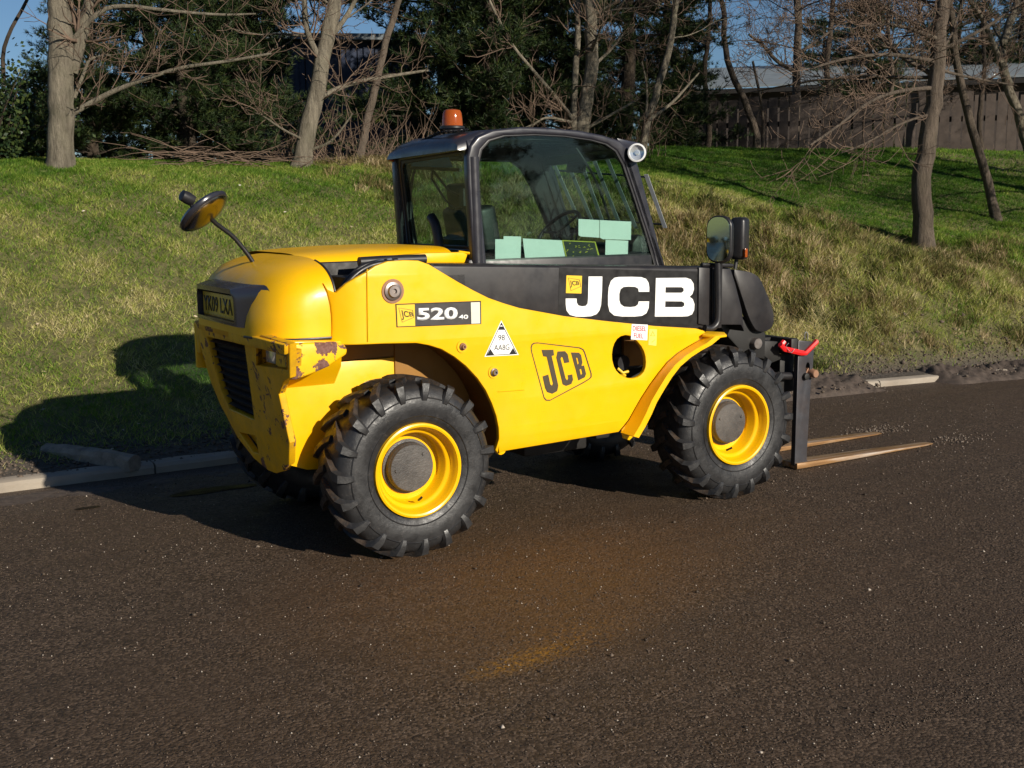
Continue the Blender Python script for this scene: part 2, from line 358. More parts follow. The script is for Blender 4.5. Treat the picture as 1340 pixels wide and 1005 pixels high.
def lathe(bm, prof, org, axis, n=48, mi=0, closed=False):
    """profile list of (radius, distance along axis)"""
    axis = Vector(axis).normalized(); x, y = frame_of(axis); org = Vector(org); rings = []
    for r_, t in prof:
        if r_ < 1e-6: rings.append([bm.verts.new(org+axis*t)]*n); continue
        rings.append([bm.verts.new(org+axis*t+(x*math.cos(2*math.pi*j/n)+y*math.sin(2*math.pi*j/n))*r_) for j in range(n)])
    prs = list(zip(rings, rings[1:])) + ([(rings[-1], rings[0])] if closed else [])
    fs = []
    for a, b in prs:
        for j in range(n):
            q = [a[j], a[(j+1) % n], b[(j+1) % n], b[j]]; u_ = []
            for v in q:
                if v not in u_: u_.append(v)
            if len(u_) > 2:
                f_ = bm.faces.new(u_); f_.material_index = mi; fs.append(f_)
    bmesh.ops.recalc_face_normals(bm, faces=fs)
def curve_mesh(loops, depth, bevel=0.0, res=2):
    cu = bpy.data.curves.new('tmp', 'CURVE'); cu.dimensions = '2D'; cu.fill_mode = 'BOTH'
    cu.extrude = max(depth/2-bevel, 0.0); cu.bevel_depth = bevel; cu.bevel_resolution = res; cu.offset = -bevel
    for lp in loops:
        s = cu.splines.new('POLY'); s.points.add(len(lp)-1)
        for i, p in enumerate(lp): s.points[i].co = (p[0], p[1], 0, 1)
        s.use_cyclic_u = True
    o = bpy.data.objects.new('tmp', cu); me = bpy.data.meshes.new_from_object(o)
    bpy.data.objects.remove(o); bpy.data.curves.remove(cu); return me
def plate_bm(loops, mapf, depth, bevel=0.0, cuts=()):
    me = curve_mesh(loops, depth, bevel); bm = bmesh.new(); bm.from_mesh(me); bpy.data.meshes.remove(me)
    bmesh.ops.remove_doubles(bm, verts=bm.verts, dist=1e-5)
    for co, no in cuts:
        bmesh.ops.bisect_plane(bm, geom=bm.verts[:]+bm.edges[:]+bm.faces[:], plane_co=co, plane_no=no)
    for v in bm.verts: v.co = Vector(mapf(v.co.x, v.co.y, v.co.z))
    bmesh.ops.recalc_face_normals(bm, faces=bm.faces[:]); return bm
def plateY(name, loops, y, depth, mat, parent, bevel=0.0, ang=35, **k):
    return finish(name, plate_bm(loops, lambda u, v, w: (u, y+w, v), depth, bevel), mat, parent, ang, **k)
def smooth_loop(pts, it=1, closed=True):
    """Chaikin corner cutting"""
    pts = [np.array(p, float) for p in pts]
    for _ in range(it):
        o = []; n = len(pts)
        rng_ = range(n) if closed else range(n-1)
        if not closed: o.append(pts[0])
        for i in rng_:
            a, b = pts[i], pts[(i+1) % n]; o += [a*.75+b*.25, a*.25+b*.75]
        if not closed: o.append(pts[-1])
        pts = o
    return [tuple(p) for p in pts]
def crop(ox, oy, s, pts): return [(ox+p[0]/s, oy+p[1]/s) for p in pts]
def toY(pts, y): return [PY(p[0], p[1], y) for p in pts]
def text_bm(s, quad, thick=0.0015, offset=0.0, shear=0.0, y=None, mapper=None):
    """text fitted to a quad: quad = tl, tr, br, bl as 3D points"""
    cu = bpy.data.curves.new('tmp', 'FONT'); cu.body = s; cu.offset = offset; cu.extrude = 0.0; cu.shear = shear; cu.resolution_u = 3
    o = bpy.data.objects.new('tmp', cu); me = bpy.data.meshes.new_from_object(o)
    bpy.data.objects.remove(o); bpy.data.curves.remove(cu)
    bm = bmesh.new(); bm.from_mesh(me); bpy.data.meshes.remove(me)
    xs = [v.co.x for v in bm.verts]; ys = [v.co.y for v in bm.verts]
    x0, x1, y0, y1 = min(xs), max(xs), min(ys), max(ys)
    tl, tr, br, bl = [Vector(q_) for q_ in quad]
    nrm = (tr-tl).cross(bl-tl).normalized()
    for v in bm.verts:
        u = (v.co.x-x0)/(x1-x0); w = (v.co.y-y0)/(y1-y0)
        v.co = (tl*(1-u)+tr*u)*w + (bl*(1-u)+br*u)*(1-w)
    # outward is towards the camera
    c = sum((v.co for v in bm.verts), Vector())/len(bm.verts)
    if nrm.dot(V3(CAM)-c) < 0: nrm = -nrm
    r_ = bmesh.ops.extrude_face_region(bm, geom=bm.faces[:])
    for g in r_['geom']:
        if isinstance(g, bmesh.types.BMVert): g.co += nrm*thick
    bmesh.ops.recalc_face_normals(bm, faces=bm.faces[:]); return bm
def quadY(px4, y): return [V3(onp(p[0], p[1], 1, y)) for p in px4]

# numpy mesh for huge counts
def np_mesh(name, verts, tris, mat, parent=None, tint=None, off=None, **k):
    me = bpy.data.meshes.new(name); nv, ntr = len(verts), len(tris)
    v = np.asarray(verts, np.float32)
    if parent is not None: v = v-np.array(wo(parent), np.float32)
    me.vertices.add(nv); me.vertices.foreach_set('co', v.ravel())
    me.loops.add(ntr*3); me.loops.foreach_set('vertex_index', np.asarray(tris, np.int32).ravel())
    me.polygons.add(ntr); me.polygons.foreach_set('loop_start', np.arange(0, ntr*3, 3, dtype=np.int32))
    try: me.polygons.foreach_set('loop_total', np.full(ntr, 3, np.int32))
    except Exception: pass
    me.update(calc_edges=True)
    if tint is not None:
        a = me.attributes.new('tint', 'FLOAT', 'POINT'); a.data.foreach_set('value', np.asarray(tint, np.float32))
    me.materials.append(mat)
    o = bpy.data.objects.new(name, me); place(o, parent, **k); WO[o.name] = wo(parent); return o

# ================================================================== LAND
def sst(a, b, x):
    t = np.clip((x-a)/(b-a), 0, 1); return t*t*(3-2*t)
def ykerb(x):
    x = np.asarray(x, float); q = np.clip(x-2, 0, 7); return 1.76-0.0152*q*q-0.2128*np.clip(x-9, 0, None)
def wob(x, y, s=1.0, seed=0.0):
    return (np.sin(x*1.7*s+y*0.9*s+seed)+np.sin(-x*0.8*s+y*2.1*s+1.3+seed*2)+0.6*np.sin(x*3.9*s+y*3.1*s+2.1+seed)+0.5*np.sin(x*6.3*s-y*5.2*s+seed*3)+0.3*np.sin(x*11*s+y*9.7*s))/3.4
def H(x, y):
    x = np.asarray(x, float); y = np.asarray(y, float); d = y-ykerb(x)
    a = 0.05+0.05*np.clip(d, 0, 1.1)+0.12*np.log1p(np.exp((d-1.15)/0.25))
    k = 0.25; cap = 2.2
    L = -k*np.log(np.exp(-a/k)+np.exp(-(cap+0.01*np.clip(d-6, 0, 40))/k))
    S = np.clip(1.45-0.3*(x-6.5), 0.80, 1.45)
    b = 0.05+0.85*np.clip(d-0.35, 0, None)
    low = -0.12*np.log(np.exp(-b/0.12)+np.exp(-(S+(2.62-S)/6.3*np.clip(d-1.7, 0, None))/0.12))
    R_ = -k*np.log(np.exp(-low/k)+np.exp(-(2.62+0.0*d)/k))
    t = sst(4.6, 8.0, x)
    z = L*(1-t)+R_*t
    z = z+0.22*np.exp(-((x-6.2)/1.4)**2-((d-3.6)/1.8)**2)
    rough = sst(0.3, 1.5, d)
    z = z+rough*(0.035*wob(x, y, 1.0)+0.02*wob(x, y, 3.1, 2.0))
    bz = sst(3.2, 5.0, x)*sst(0.6, 1.4, d)*(1-sst(2.4, 4.0, d-np.clip(6.8-x, 0, 3)*1.2))
    z = z+bz*(0.13*wob(x, y, 2.1, 4.0)+0.075*wob(x, y, 5.3, 1.0))
    z = z+0.012*wob(x, y, 6, 5)*sst(0.05, 0.3, d)
    return z
def hit(px, py, far=60):
    d = ray(px, py); d = d/np.linalg.norm(d); t = np.linspace(5, far, 3000)
    P = CAM[None, :]+t[:, None]*d[None, :]; g = H(P[:, 0], P[:, 1]); g = np.where(P[:, 1] < ykerb(P[:, 0]), 0, g)
    i = np.argmax(P[:, 2] <= g)
    return P[i] if (P[:, 2] <= g).any() else None
bm = bmesh.new()
for a in [(-700, -700), (700, -700), (700, 700), (-700, 700)]: bm.verts.new((a[0], a[1], -0.6))
bm.faces.new(bm.verts[:]); finish('ground', bm, M['soil'], None, 0, kind='structure')
def grid(name, xs, ys_of, zf, mat, **k):
    X_, T_ = np.meshgrid(xs, np.arange(len(ys_of(xs[0]))), indexing='ij')
    Yv = np.array([ys_of(x) for x in xs]); Z = zf(X_, Yv)
    V = np.stack([X_, Yv, Z], -1).reshape(-1, 3); n = Yv.shape[1]; m_ = len(xs)
    i = np.arange(m_-1)[:, None]*n+np.arange(n-1)[None, :]; i = i.ravel()
    T = np.concatenate([np.stack([i, i+n, i+n+1], -1), np.stack([i, i+n+1, i+1], -1)])
    o = np_mesh(name, V, T, mat, **k); o.data.polygons.foreach_set('use_smooth', np.ones(len(T), bool)); return o
# road
bm = bmesh.new(); vs = [bm.verts.new((-60, -60, 0)), bm.verts.new((60, -60, 0))]
xs = list(np.linspace(60, 9, 18))+list(np.linspace(9, 2, 24))[1:]+[-60]
for x in xs: vs.append(bm.verts.new((x, float(ykerb(x))+0.02, 0)))
bm.faces.new(vs); finish('road', bm, M['road'], None, 0, kind='structure')
tt = np.concatenate([np.linspace(0.11, 1.5, 30), np.linspace(1.55, 8, 75), np.linspace(8.3, 20, 24), np.linspace(24, 200, 20)])
xsg = np.concatenate([np.linspace(-120, -8, 20), np.linspace(-7, 16, 260), np.linspace(17, 180, 40)])
grid('bank_terrain', xsg, lambda x: float(ykerb(x))+tt, H, M['soil'], kind='structure')

# kerb of separate stones
bm = bmesh.new(); box(bm, (-1.5, 1.83, -0.06), (12, 0.1, 0.1)); kerb = finish('kerb', bm, M['mud'], None, 0, kind='structure')
stone_me = {}
def kerbstone(x0, x1, dz=0.0, tilt=0.0):
    bm = bmesh.new(); ya, yb = float(ykerb(x0)), float(ykerb(x1)); L = math.hypot(x1-x0, yb-ya)-0.012
    prof = [(0, -0.12), (0, 0.050), (0.012, 0.068), (0.03, 0.075), (0.125, 0.075), (0.125, -0.12)]
    ang = math.atan2(yb-ya, x1-x0)
    n = 8; rows = []
    for i in range(n+1):
        x = -L/2+L*i/n
        rows.append([bm.verts.new((x, p[0]+(random.uniform(-.002, .002)), p[1]+(random.uniform(-.003, .003) if p[1] > 0 else 0))) for p in prof])
    for a, b in zip(rows, rows[1:]):
        for j in range(len(prof)-1): bm.faces.new((a[j], a[j+1], b[j+1], b[j]))
    bm.faces.new(rows[0][::-1]); bm.faces.new(rows[-1]); bmesh.ops.recalc_face_normals(bm, faces=bm.faces[:])
    o = finish('kerb_stone', bm, M['kerb'], kerb, 30); o.location = ((x0+x1)/2, (ya+yb)/2, dz); o.rotation_euler = (0, tilt, ang)
x = -7.9
while x < 9:
    kerbstone(x, x+0.915, -0.01 if x < 1 else -0.02, 0)
    x += 0.915
# loose kerb stone lying on the verge, in the machine's shadow
pa, pb = onp(62, 582, 2, 0.13), onp(176, 599, 2, 0.12)
bm = bmesh.new(); Lk = math.hypot(pb[0]-pa[0], pb[1]-pa[1]); sec_ = [(-.065, -.07), (-.065, .03), (-.045, .058), (0, .068), (.045, .058), (.065, .03), (.065, -.07)]
rows = []
for i in range(11):
    x_ = -Lk/2+Lk*i/10; sc__ = 1-.25*max(0, i-7)/3; rows.append([bm.verts.new((x_, a*sc__+random.uniform(-.005, .005), b*sc__+random.uniform(-.006, .006))) for a, b in sec_])
for a, b in zip(rows, rows[1:]):
    for j in range(len(sec_)): bm.faces.new((a[j], a[(j+1) % 7], b[(j+1) % 7], b[j]))
bm.faces.new(rows[0][::-1]); bm.faces.new(rows[-1]); bmesh.ops.recalc_face_normals(bm, faces=bm.faces[:])
o = finish('loose_kerb_stone', bm, simple('muddy concrete', (0.24, 0.20, 0.155), .9, var=.4, scale=14, bmp=.6), None, 30, label='loose grey concrete kerb stone lying on the verge in the shadow behind the machine', cat='kerb stone')
o.location = ((pa[0]+pb[0])/2, (pa[1]+pb[1])/2, float(H((pa[0]+pb[0])/2, (pa[1]+pb[1])/2))+0.012); o.rotation_euler = (0, -.02, math.atan2(pb[1]-pa[1], pb[0]-pa[0]))
# mud smeared over the kerb and along the road edge
def mudstrip(name, x0, x1, d0, d1, h, seed, mat, n=260, thr=0.0):
    xs_ = np.linspace(x0, x1, n); ts = np.linspace(d0, d1, 22)
    def zf(X_, Y_):
        u = (Y_-ykerb(X_)-d0)/(d1-d0); e = np.sin(np.clip(u, 0, 1)*math.pi)**0.7
        ex = sst(x0, x0+0.2, X_)*(1-sst(x1-0.2, x1, X_))
        return -0.012+(h*e*(0.85+0.35*wob(X_, Y_, 2.5, seed)+0.30*wob(X_, Y_, 9, seed+1)+0.22*wob(X_, Y_, 23, seed+2)))*ex
    return grid(name, xs_, lambda x_: float(ykerb(x_))+ts, zf, mat, kind='structure')
mudstrip('mud_verge', 0.55, 5.80, -0.22, 0.55, 0.125, 1, M['mud'])
mudstrip('mud_verge', 6.42, 12.0, -0.25, 0.55, 0.12, 2, M['mud'])
mudstrip('gutter_silt', -6, 2.2, -0.42, -0.02, 0.016, 4, M['mud'])
# puddles in the gutter
def puddle(pts):
    bm = bmesh.new(); q_ = smooth_loop(pts, 3); vs = [bm.verts.new((a, b, 0.004)) for a, b in q_]; bm.faces.new(vs)
    bmesh.ops.triangulate(bm, faces=bm.faces[:])
    finish('puddle', bm, M['water'], None, 0, kind='structure')
puddle([(-1.20, 1.085), (-1.10, 1.075), (-1.04, 1.10), (-1.10, 1.135), (-1.19, 1.125)])
puddle([(-.70, 1.10), (-.5, 1.05), (-.35, 1.08), (-.2, 1.06), (-.12, 1.12), (-.25, 1.16), (-.42, 1.20), (-.6, 1.17)])

# grit, clods and stones
def scatter_stones(name, P, size, mat, tint, **k):
    base = np.array([(1, 0, 0), (-1, 0, 0), (0, 1, 0), (0, -1, 0), (0, 0, .8), (0, 0, -.6)], float)
    F = np.array([(0, 2, 4), (2, 1, 4), (1, 3, 4), (3, 0, 4), (2, 0, 5), (1, 2, 5), (3, 1, 5), (0, 3, 5)])
    n = len(P); jit = 1+RNG.uniform(-.35, .35, (n, 6, 1)); a = RNG.uniform(0, 2*math.pi, n)
    B = base[None]*jit*size[:, None, None]; c, s = np.cos(a), np.sin(a)
    Bx = B[..., 0]*c[:, None]-B[..., 1]*s[:, None]; By = B[..., 0]*s[:, None]+B[..., 1]*c[:, None]
    V = np.stack([Bx, By, B[..., 2]], -1)+P[:, None, :]
    T = F[None]+(np.arange(n)*6)[:, None, None]
    return np_mesh(name, V.reshape(-1, 3), T.reshape(-1, 3), mat, tint=np.repeat(tint, 6), kind='stuff', **k)
n = 75000
u_ = RNG.uniform(0, 1, n)**1.5
X_ = RNG.uniform(-3.2, 6, n); Y_ = -3.2+u_*4.9
keep = wob(X_, Y_, 1.2, 3)+RNG.uniform(-1, 1, n)*1.0 > -0.3; X_, Y_ = X_[keep], Y_[keep]; n = len(X_)
sz = RNG.uniform(0.0018, 0.0045, n); big = RNG.random(n) < 0.006; sz[big] *= RNG.uniform(1.8, 3.2, big.sum())
tn = RNG.uniform(0, 0.8, n); tn[RNG.random(n) < 0.035] = 1.0
scatter_stones('road_grit', np.stack([X_, Y_, sz*0.3], -1), sz, M['stone'], tn, label='fine loose grit scattered over the brown asphalt', cat='grit')
n = 9000; X_ = RNG.uniform(-5, 11, n); D_ = np.abs(RNG.normal(0.36, 0.24, n)); kq = (X_ < 5.65) | (X_ > 6.65) | (D_ > .2); X_, D_ = X_[kq], D_[kq]; n = len(X_); Y_ = ykerb(X_)+0.05+D_
sz = RNG.uniform(0.004, 0.016, n)*(1+0.9*(RNG.random(n) < 0.06)); Z_ = np.maximum(H(X_, Y_), 0.05)
scatter_stones('verge_gravel', np.stack([X_, Y_, Z_+sz*0.3], -1), sz, M['clod'], RNG.uniform(0, 1, n), label='stony gravel and mud crumbs along the foot of the grass bank', cat='gravel')
n = 1300; X_ = RNG.uniform(0.6, 11, n); X_ = X_[(X_ < 5.65) | (X_ > 6.65)]; n = len(X_); Y_ = ykerb(X_)+RNG.uniform(-0.22, 0.45, n)
sz = 0.005+0.02*RNG.random(n)**2
scatter_stones('mud_clods', np.stack([X_, Y_, 0.05+0*X_+0.03*RNG.random(n)], -1), sz, M['clod'], RNG.uniform(0, 1, n), label='dark mud clods churned up over the buried kerb', cat='mud')
# fine chalky debris at the fork tips
for i_, (cx, cy, nn) in enumerate(((1150, 563, 260), (1250, 576, 200))):
    c = onp(cx, cy, 2, 0); X_ = RNG.normal(c[0], 0.16, nn); Y_ = RNG.normal(c[1], 0.07, nn); sz = RNG.uniform(0.002, 0.009, nn)
    scatter_stones('scraped_debris', np.stack([X_, Y_, sz*.4], -1), sz, M['stone'], np.full(nn, 0.9)-RNG.random(nn)*.3,
                   label=('pale scraped debris just beyond the far fork tip' if i_ == 0 else 'pale scraped debris just beyond the near fork tip'), cat='debris')

# ------------------------------------------------------------------ grass
def blades(X_, Y_, hgt, wid, lean, tint, name, mat, zadd=0.0, **k):
    n = len(X_); Z_ = H(X_, Y_)+zadd
    a = RNG.uniform(0, 2*math.pi, n); ca, sa = np.cos(a)*wid/2, np.sin(a)*wid/2
    la = RNG.uniform(0, 2*math.pi, n); lx, ly = np.cos(la)*lean*hgt, np.sin(la)*lean*hgt-0.12*hgt
    b = np.stack([X_, Y_, Z_-0.01], -1); w = np.stack([ca, sa, 0*ca], -1)
    mid = b+np.stack([lx*.35, ly*.35, hgt*.6], -1); tip = b+np.stack([lx, ly, hgt*(1-0.3*lean)], -1)
    if k.pop('fine', False):
        V = np.stack([b-w, b+w, tip], 1); T = np.arange(n*3).reshape(-1, 3)
        return np_mesh(name, V.reshape(-1, 3), T, mat, tint=np.repeat(tint, 3), kind='stuff', **k)
    V = np.stack([b-w, b+w, mid+w*.7, mid-w*.7, tip], 1)
    F = np.array([(0, 1, 2), (0, 2, 3), (3, 2, 4)]); T = F[None]+(np.arange(n)*5)[:, None, None]
    return np_mesh(name, V.reshape(-1, 3), T.reshape(-1, 3), mat, tint=np.repeat(tint, 5), kind='stuff', **k)
def visible(X_, Y_):
    P = np.stack([X_, Y_, H(X_, Y_)+0.05], -1)-CAM; z = P@CF; u = 670+FPX*(P@CR)/z; v = 502.5-FPX*(P@CU)/z
    return (z > 0) & (u > -160) & (u < 1500) & (v > 130)
n = 1500000
X_ = RNG.uniform(-4.5, 14, n); D_ = 0.25+RNG.uniform(0, 1, n)**0.8*9.0; Y_ = ykerb(X_)+D_
kp = visible(X_, Y_); clump = wob(X_, Y_, 4.5, 1)+0.7*wob(X_, Y_, 13, 7)
kp &= (RNG.random(len(X_)) < np.clip(0.62+0.30*clump, 0.15, 1)) & (RNG.random(len(X_)) < sst(0.2, 0.9, D_+0.12*clump))
X_, Y_, D_, clump = X_[kp], Y_[kp], D_[kp], clump[kp]; n = len(X_)
dist = np.hypot(X_-CAM[0], Y_-CAM[1])
lawn = sst(6.3, 7.8, X_-0.15*D_)*sst(1.6, 2.6, D_)
brush = sst(3.4, 5.0, X_)*sst(0.5, 1.1, D_)*(1-sst(2.6, 3.6, D_-np.clip(6.8-X_, 0, 3)*1.2))
tint = 0.54+0.22*wob(X_, Y_, 1.4, 3)+0.22*wob(X_, Y_, 3.7, 11)+0.10*clump+RNG.normal(0, 0.16, n)
tint = tint-0.20*sst(3.4, 5.2, D_)-0.34*lawn+0.16*brush
tint = np.clip(tint, 0, 1)
hg = (0.035+0.035*RNG.random(n)+0.02*clump.clip(0))*(1+0.9*brush)*(1-0.2*lawn)
blades(X_, Y_, hg.clip(0.02), 0.0035+0.00055*dist, RNG.uniform(0.3, 1.5, n), tint, 'grass', M['grass'], label='short green and straw coloured grass covering the bank', cat='grass', fine=True)
n = 90000
X_ = RNG.uniform(8, 26, n); Y_ = RNG.uniform(7.0, 19, n); D_ = Y_-ykerb(X_); kp = visible(X_, Y_) & (D_ > 9.0); X_, Y_, D_ = X_[kp], Y_[kp], D_[kp]; n = len(X_)
blades(X_, Y_, RNG.uniform(.04, .09, n), 0.0035+0.0006*np.hypot(X_-CAM[0], Y_-CAM[1]), RNG.uniform(.3, 1.4, n), np.clip(.25+.2*wob(X_, Y_, 1.2, 3)+RNG.normal(0, .15, n), 0, 1), 'grass', M['grass'], label='green lawn grass on the plateau in front of the boarded fence', cat='grass', fine=True)
n = 90000
X_ = RNG.uniform(13.5, 26, n); D_ = RNG.uniform(.4, 9.2, n); Y_ = ykerb(X_)+D_; kp = visible(X_, Y_); X_, Y_ = X_[kp], Y_[kp]; n = len(X_)
blades(X_, Y_, RNG.uniform(.04, .09, n), 0.0035+0.0006*np.hypot(X_-CAM[0], Y_-CAM[1]), RNG.uniform(.3, 1.4, n), np.clip(.25+.2*wob(X_, Y_, 1.2, 3)+RNG.normal(0, .15, n), 0, 1), 'grass', M['grass'], label='green lawn grass at the far right beyond the leaning trees', cat='grass', fine=True)
# fallen leaves and scraps lying in the grass
n = 260; X_ = RNG.uniform(-3, 6, n); D_ = RNG.uniform(.3, 5.0, n); Y_ = ykerb(X_)+D_; kp = visible(X_, Y_); X_, Y_ = X_[kp], Y_[kp]; n = len(X_); Z_ = H(X_, Y_)+.045
a = RNG.uniform(0, 6.28, n); s_ = RNG.uniform(.008, .02, n); t1 = np.stack([np.cos(a)*s_, np.sin(a)*s_, RNG.uniform(-.3, .3, n)*s_], -1); t2 = np.stack([-np.sin(a)*s_*.5, np.cos(a)*s_*.5, RNG.uniform(0, .5, n)*s_], -1); P0 = np.stack([X_, Y_, Z_], -1)
V = np.stack([P0-t1, P0-t2, P0+t1, P0+t2], 1).reshape(-1, 3); i_ = np.arange(n)*4
np_mesh('fallen_leaves', V, np.concatenate([np.stack([i_, i_+1, i_+2], -1), np.stack([i_, i_+2, i_+3], -1)]), leafmat('dead leaf', [(0.0, (.20, .12, .06)), (.7, (.5, .4, .28)), (1.0, (.8, .76, .7))], .7), None, np.repeat(RNG.uniform(0, 1, n), 4), kind='stuff', label='pale dead leaves and scraps scattered over the grass bank', cat='leaves')
# rank dry grass on the right hand slope
nc = 11000
X_ = RNG.uniform(2.8, 13, nc); D_ = RNG.uniform(0.5, 7.0, nc); Y_ = ykerb(X_)+D_
reach = 2.3+np.clip(7.2-X_, 0, 3.6)*1.25; clump = wob(X_, Y_, 2.6, 4)+0.6*wob(X_, Y_, 7.5, 9)
pr = sst(2.9, 4.4, X_)*(.25+.75*sst(0.9, 1.7, D_))*(1-sst(reach, reach+0.7, D_))*np.clip(0.62+0.55*clump, 0.06, 1)
kp = (RNG.random(nc) < pr) & visible(X_, Y_); X_, Y_, clump = X_[kp], Y_[kp], clump[kp]; nc = len(X_)
kb = 70; ht = (0.075+0.14*RNG.random(nc)**1.7)*(0.85+0.3*clump.clip(-.5, 1)); ct = np.clip(0.44+0.42*wob(X_, Y_, 1.8, 8)+RNG.normal(0, .24, nc), 0, 1)
X2 = np.repeat(X_, kb)+RNG.normal(0, .045, nc*kb); Y2 = np.repeat(Y_, kb)+RNG.normal(0, .045, nc*kb)
hg = np.repeat(ht, kb)*RNG.uniform(.4, 1.15, nc*kb); tn = np.clip(np.repeat(ct, kb)+RNG.normal(0, .16, nc*kb), 0, 1)
blades(X2, Y2, hg, 0.0035+0.0003*np.hypot(X2-CAM[0], Y2-CAM[1]), RNG.uniform(0.2, 1.3, nc*kb), tn, 'dry_grass', M['straw'], label='rank dry tussocks and dead stalks on the steep bank right of the machine', cat='grass')

# ================================================================== BACKGROUND
def ribs(bm, p0, p1, z0, z1, pitch, dep, mi=0):
    p0, p1 = Vector(p0), Vector(p1)
HB = YAW+math.radians(16.5)            # heading of the boarded fence's normal
def along(D, px, extra=0.0):
    d = ray(px, 269); d = d/(d@np.array([math.sin(HB), math.cos(HB), 0])); p = CAM+d*D; return p
nf = Vector((math.sin(HB), math.cos(HB), 0)); tf = Vector((math.cos(HB), -math.sin(HB), 0))
c0 = V3(along(24, 835)); c1 = V3(along(24, 1400)); c0.z = c1.z = 0
Lf = (c1-c0).length; fence = root('board_fence', (c0.x, c0.y, 2.0), 'long brown close boarded fence behind the trees on the right', 'fence')
nb = int(Lf/0.2); bme = []
for k_ in range(4):
    bm = bmesh.new(); h_ = 2.05+0.03*k_
    box(bm, (0, 0, h_/2), (0.170, 0.022, h_)); me = bpy.data.meshes.new('board'); 
    for v in bm.verts:
        if v.co.z > 1: v.co.x += (k_-1.5)*0.004
    bm.to_mesh(me); bm.free(); me.materials.append(M['board']); bme.append(me)
for i in range(nb):
    o = bpy.data.objects.new('board', bme[i % 4 if i % 7 else 2]); place(o, fence); p = tf*(i+0.5)*0.2
    o.location = (p.x, p.y, -0.35-0.10*i/nb+random.uniform(-.02, .02)); o.rotation_euler = (0, random.uniform(-.006, .006), -HB+random.uniform(-.05, .05))
bm = bmesh.new()
R3 = Matrix.Rotation(-HB, 3, 'Z')
for z in (2.2, 3.2): box(bm, c0+tf*Lf/2+nf*0.05+Vector((0, 0, z)), (Lf, 0.05, 0.1), R3)
finish('fence_rail', bm, M['gap'], fence, 0)
# long shed behind the fence
s0 = V3(along(33, 900)); s1 = V3(along(33, 1460)); s0.z = s1.z = 0
shed = root('long_shed', tuple(s0), 'long low shed with pale grey sheet roof behind the boarded fence', 'shed')
Ls = (s1-s0).length; mid = (s0+s1)/2
bm = bmesh.new(); box(bm, mid+nf*4+Vector((0, 0, 2.6)), (Ls, 8, 4.2), R3); finish('wall', bm, M['shedw'], shed, 0)
bm = bmesh.new()
for i in range(int(Ls/0.9)): 
    c = s0+tf*(i+0.5)*0.9
    pts = [c-nf*0.4-tf*0.44+Vector((0, 0, 4.75)), c-nf*0.4+tf*0.44+Vector((0, 0, 4.75)), c+nf*4.2+tf*0.44+Vector((0, 0, 5.75)), c+nf*4.2-tf*0.44+Vector((0, 0, 5.75))]
    b2 = bmesh.new(); prism(b2, pts, (0, 0, 0.06)); finish('roof_sheet', b2, M['roof'], shed, 0)
box(bm, mid-nf*0.42+Vector((0, 0, 4.66)), (Ls, 0.1, 0.12), R3); finish('gutter', bm, M['gap'], shed, 0)
# blue clad building left of centre
HL = YAW-math.radians(8)
nl = Vector((math.sin(HL), math.cos(HL), 0)); tl_ = Vector((math.cos(HL), -math.sin(HL), 0)); RL = Matrix.Rotation(-HL, 3, 'Z')
def al(D, px):
    d = ray(px, 269); d = d/(d@np.array(nl)); return V3(CAM+d*D)
b0 = al(21, 338); b1 = al(21, 560); b0.z = b1.z = 0; Lb = (b1-b0).length
bld = root('blue_building', tuple(b0), 'dark blue profiled metal building glimpsed between the trees left of the cab', 'building')
bm = bmesh.new(); box(bm, (b0+b1)/2+nl*3+Vector((0, 0, 2.7)), (Lb, 6, 3.6), RL); finish('wall', bm, M['gap'], bld, 0)
npn = int(Lb/0.3)
for i in range(npn):
    bm = bmesh.new(); c = b0+tl_*(i+0.5)*0.3-nl*0.03
    box(bm, c+Vector((0, 0, 2.75)), (0.28, 0.04, 3.5), RL)
    box(bm, c-nl*0.03+Vector((0, 0, 2.75)), (0.07, 0.04, 3.5), RL); finish('cladding_panel', bm, M['blue'], bld, 0)
bm = bmesh.new(); pts = [b0-nl*.3-tl_*.2+Vector((0, 0, 4.5)), b1-nl*.3+tl_*.2+Vector((0, 0, 4.5)), b1+nl*6+tl_*.2+Vector((0, 0, 5.0)), b0+nl*6-tl_*.2+Vector((0, 0, 5.0))]
prism(bm, pts, (0, 0, 0.1)); finish('roof', bm, M['roof'], bld, 0)

# ------------------------------------------------------------------ trees
class TubeNet:
    """many tapering tubes gathered as numpy arrays"""
    def __init__(s): s.V = []; s.T = []; s.n = 0
    def add(s, pts, rad, k=5):
        pts = np.asarray(pts, float); m_ = len(pts); d = np.gradient(pts, axis=0); d /= np.linalg.norm(d, axis=1)[:, None]+1e-9
        a = np.array([0, 0, 1.0]) if abs(d[0, 2]) < .9 else np.array([1.0, 0, 0])
        x = np.cross(d, a); x /= np.linalg.norm(x, axis=1)[:, None]+1e-9; y = np.cross(d, x)
        t = np.arange(k)*2*math.pi/k; rad = np.broadcast_to(rad, (m_,))
        R_ = pts[:, None]+(x[:, None]*np.cos(t)[None, :, None]+y[:, None]*np.sin(t)[None, :, None])*rad[:, None, None]
        i = (np.arange(m_-1)[:, None]*k+np.arange(k)[None, :]).ravel(); j = (np.arange(m_-1)[:, None]*k+(np.arange(k)[None, :]+1) % k).ravel()
        T = np.concatenate([np.stack([i, j, j+k], -1), np.stack([i, j+k, i+k], -1)])+s.n
        s.V.append(R_.reshape(-1, 3)); s.T.append(T); s.n += m_*k
    def build(s, name, mat, parent, **k):
        o = np_mesh(name, np.concatenate(s.V), np.concatenate(s.T), mat, parent, **k)
        o.data.polygons.foreach_set('use_smooth', np.ones(len(o.data.polygons), bool)); return o
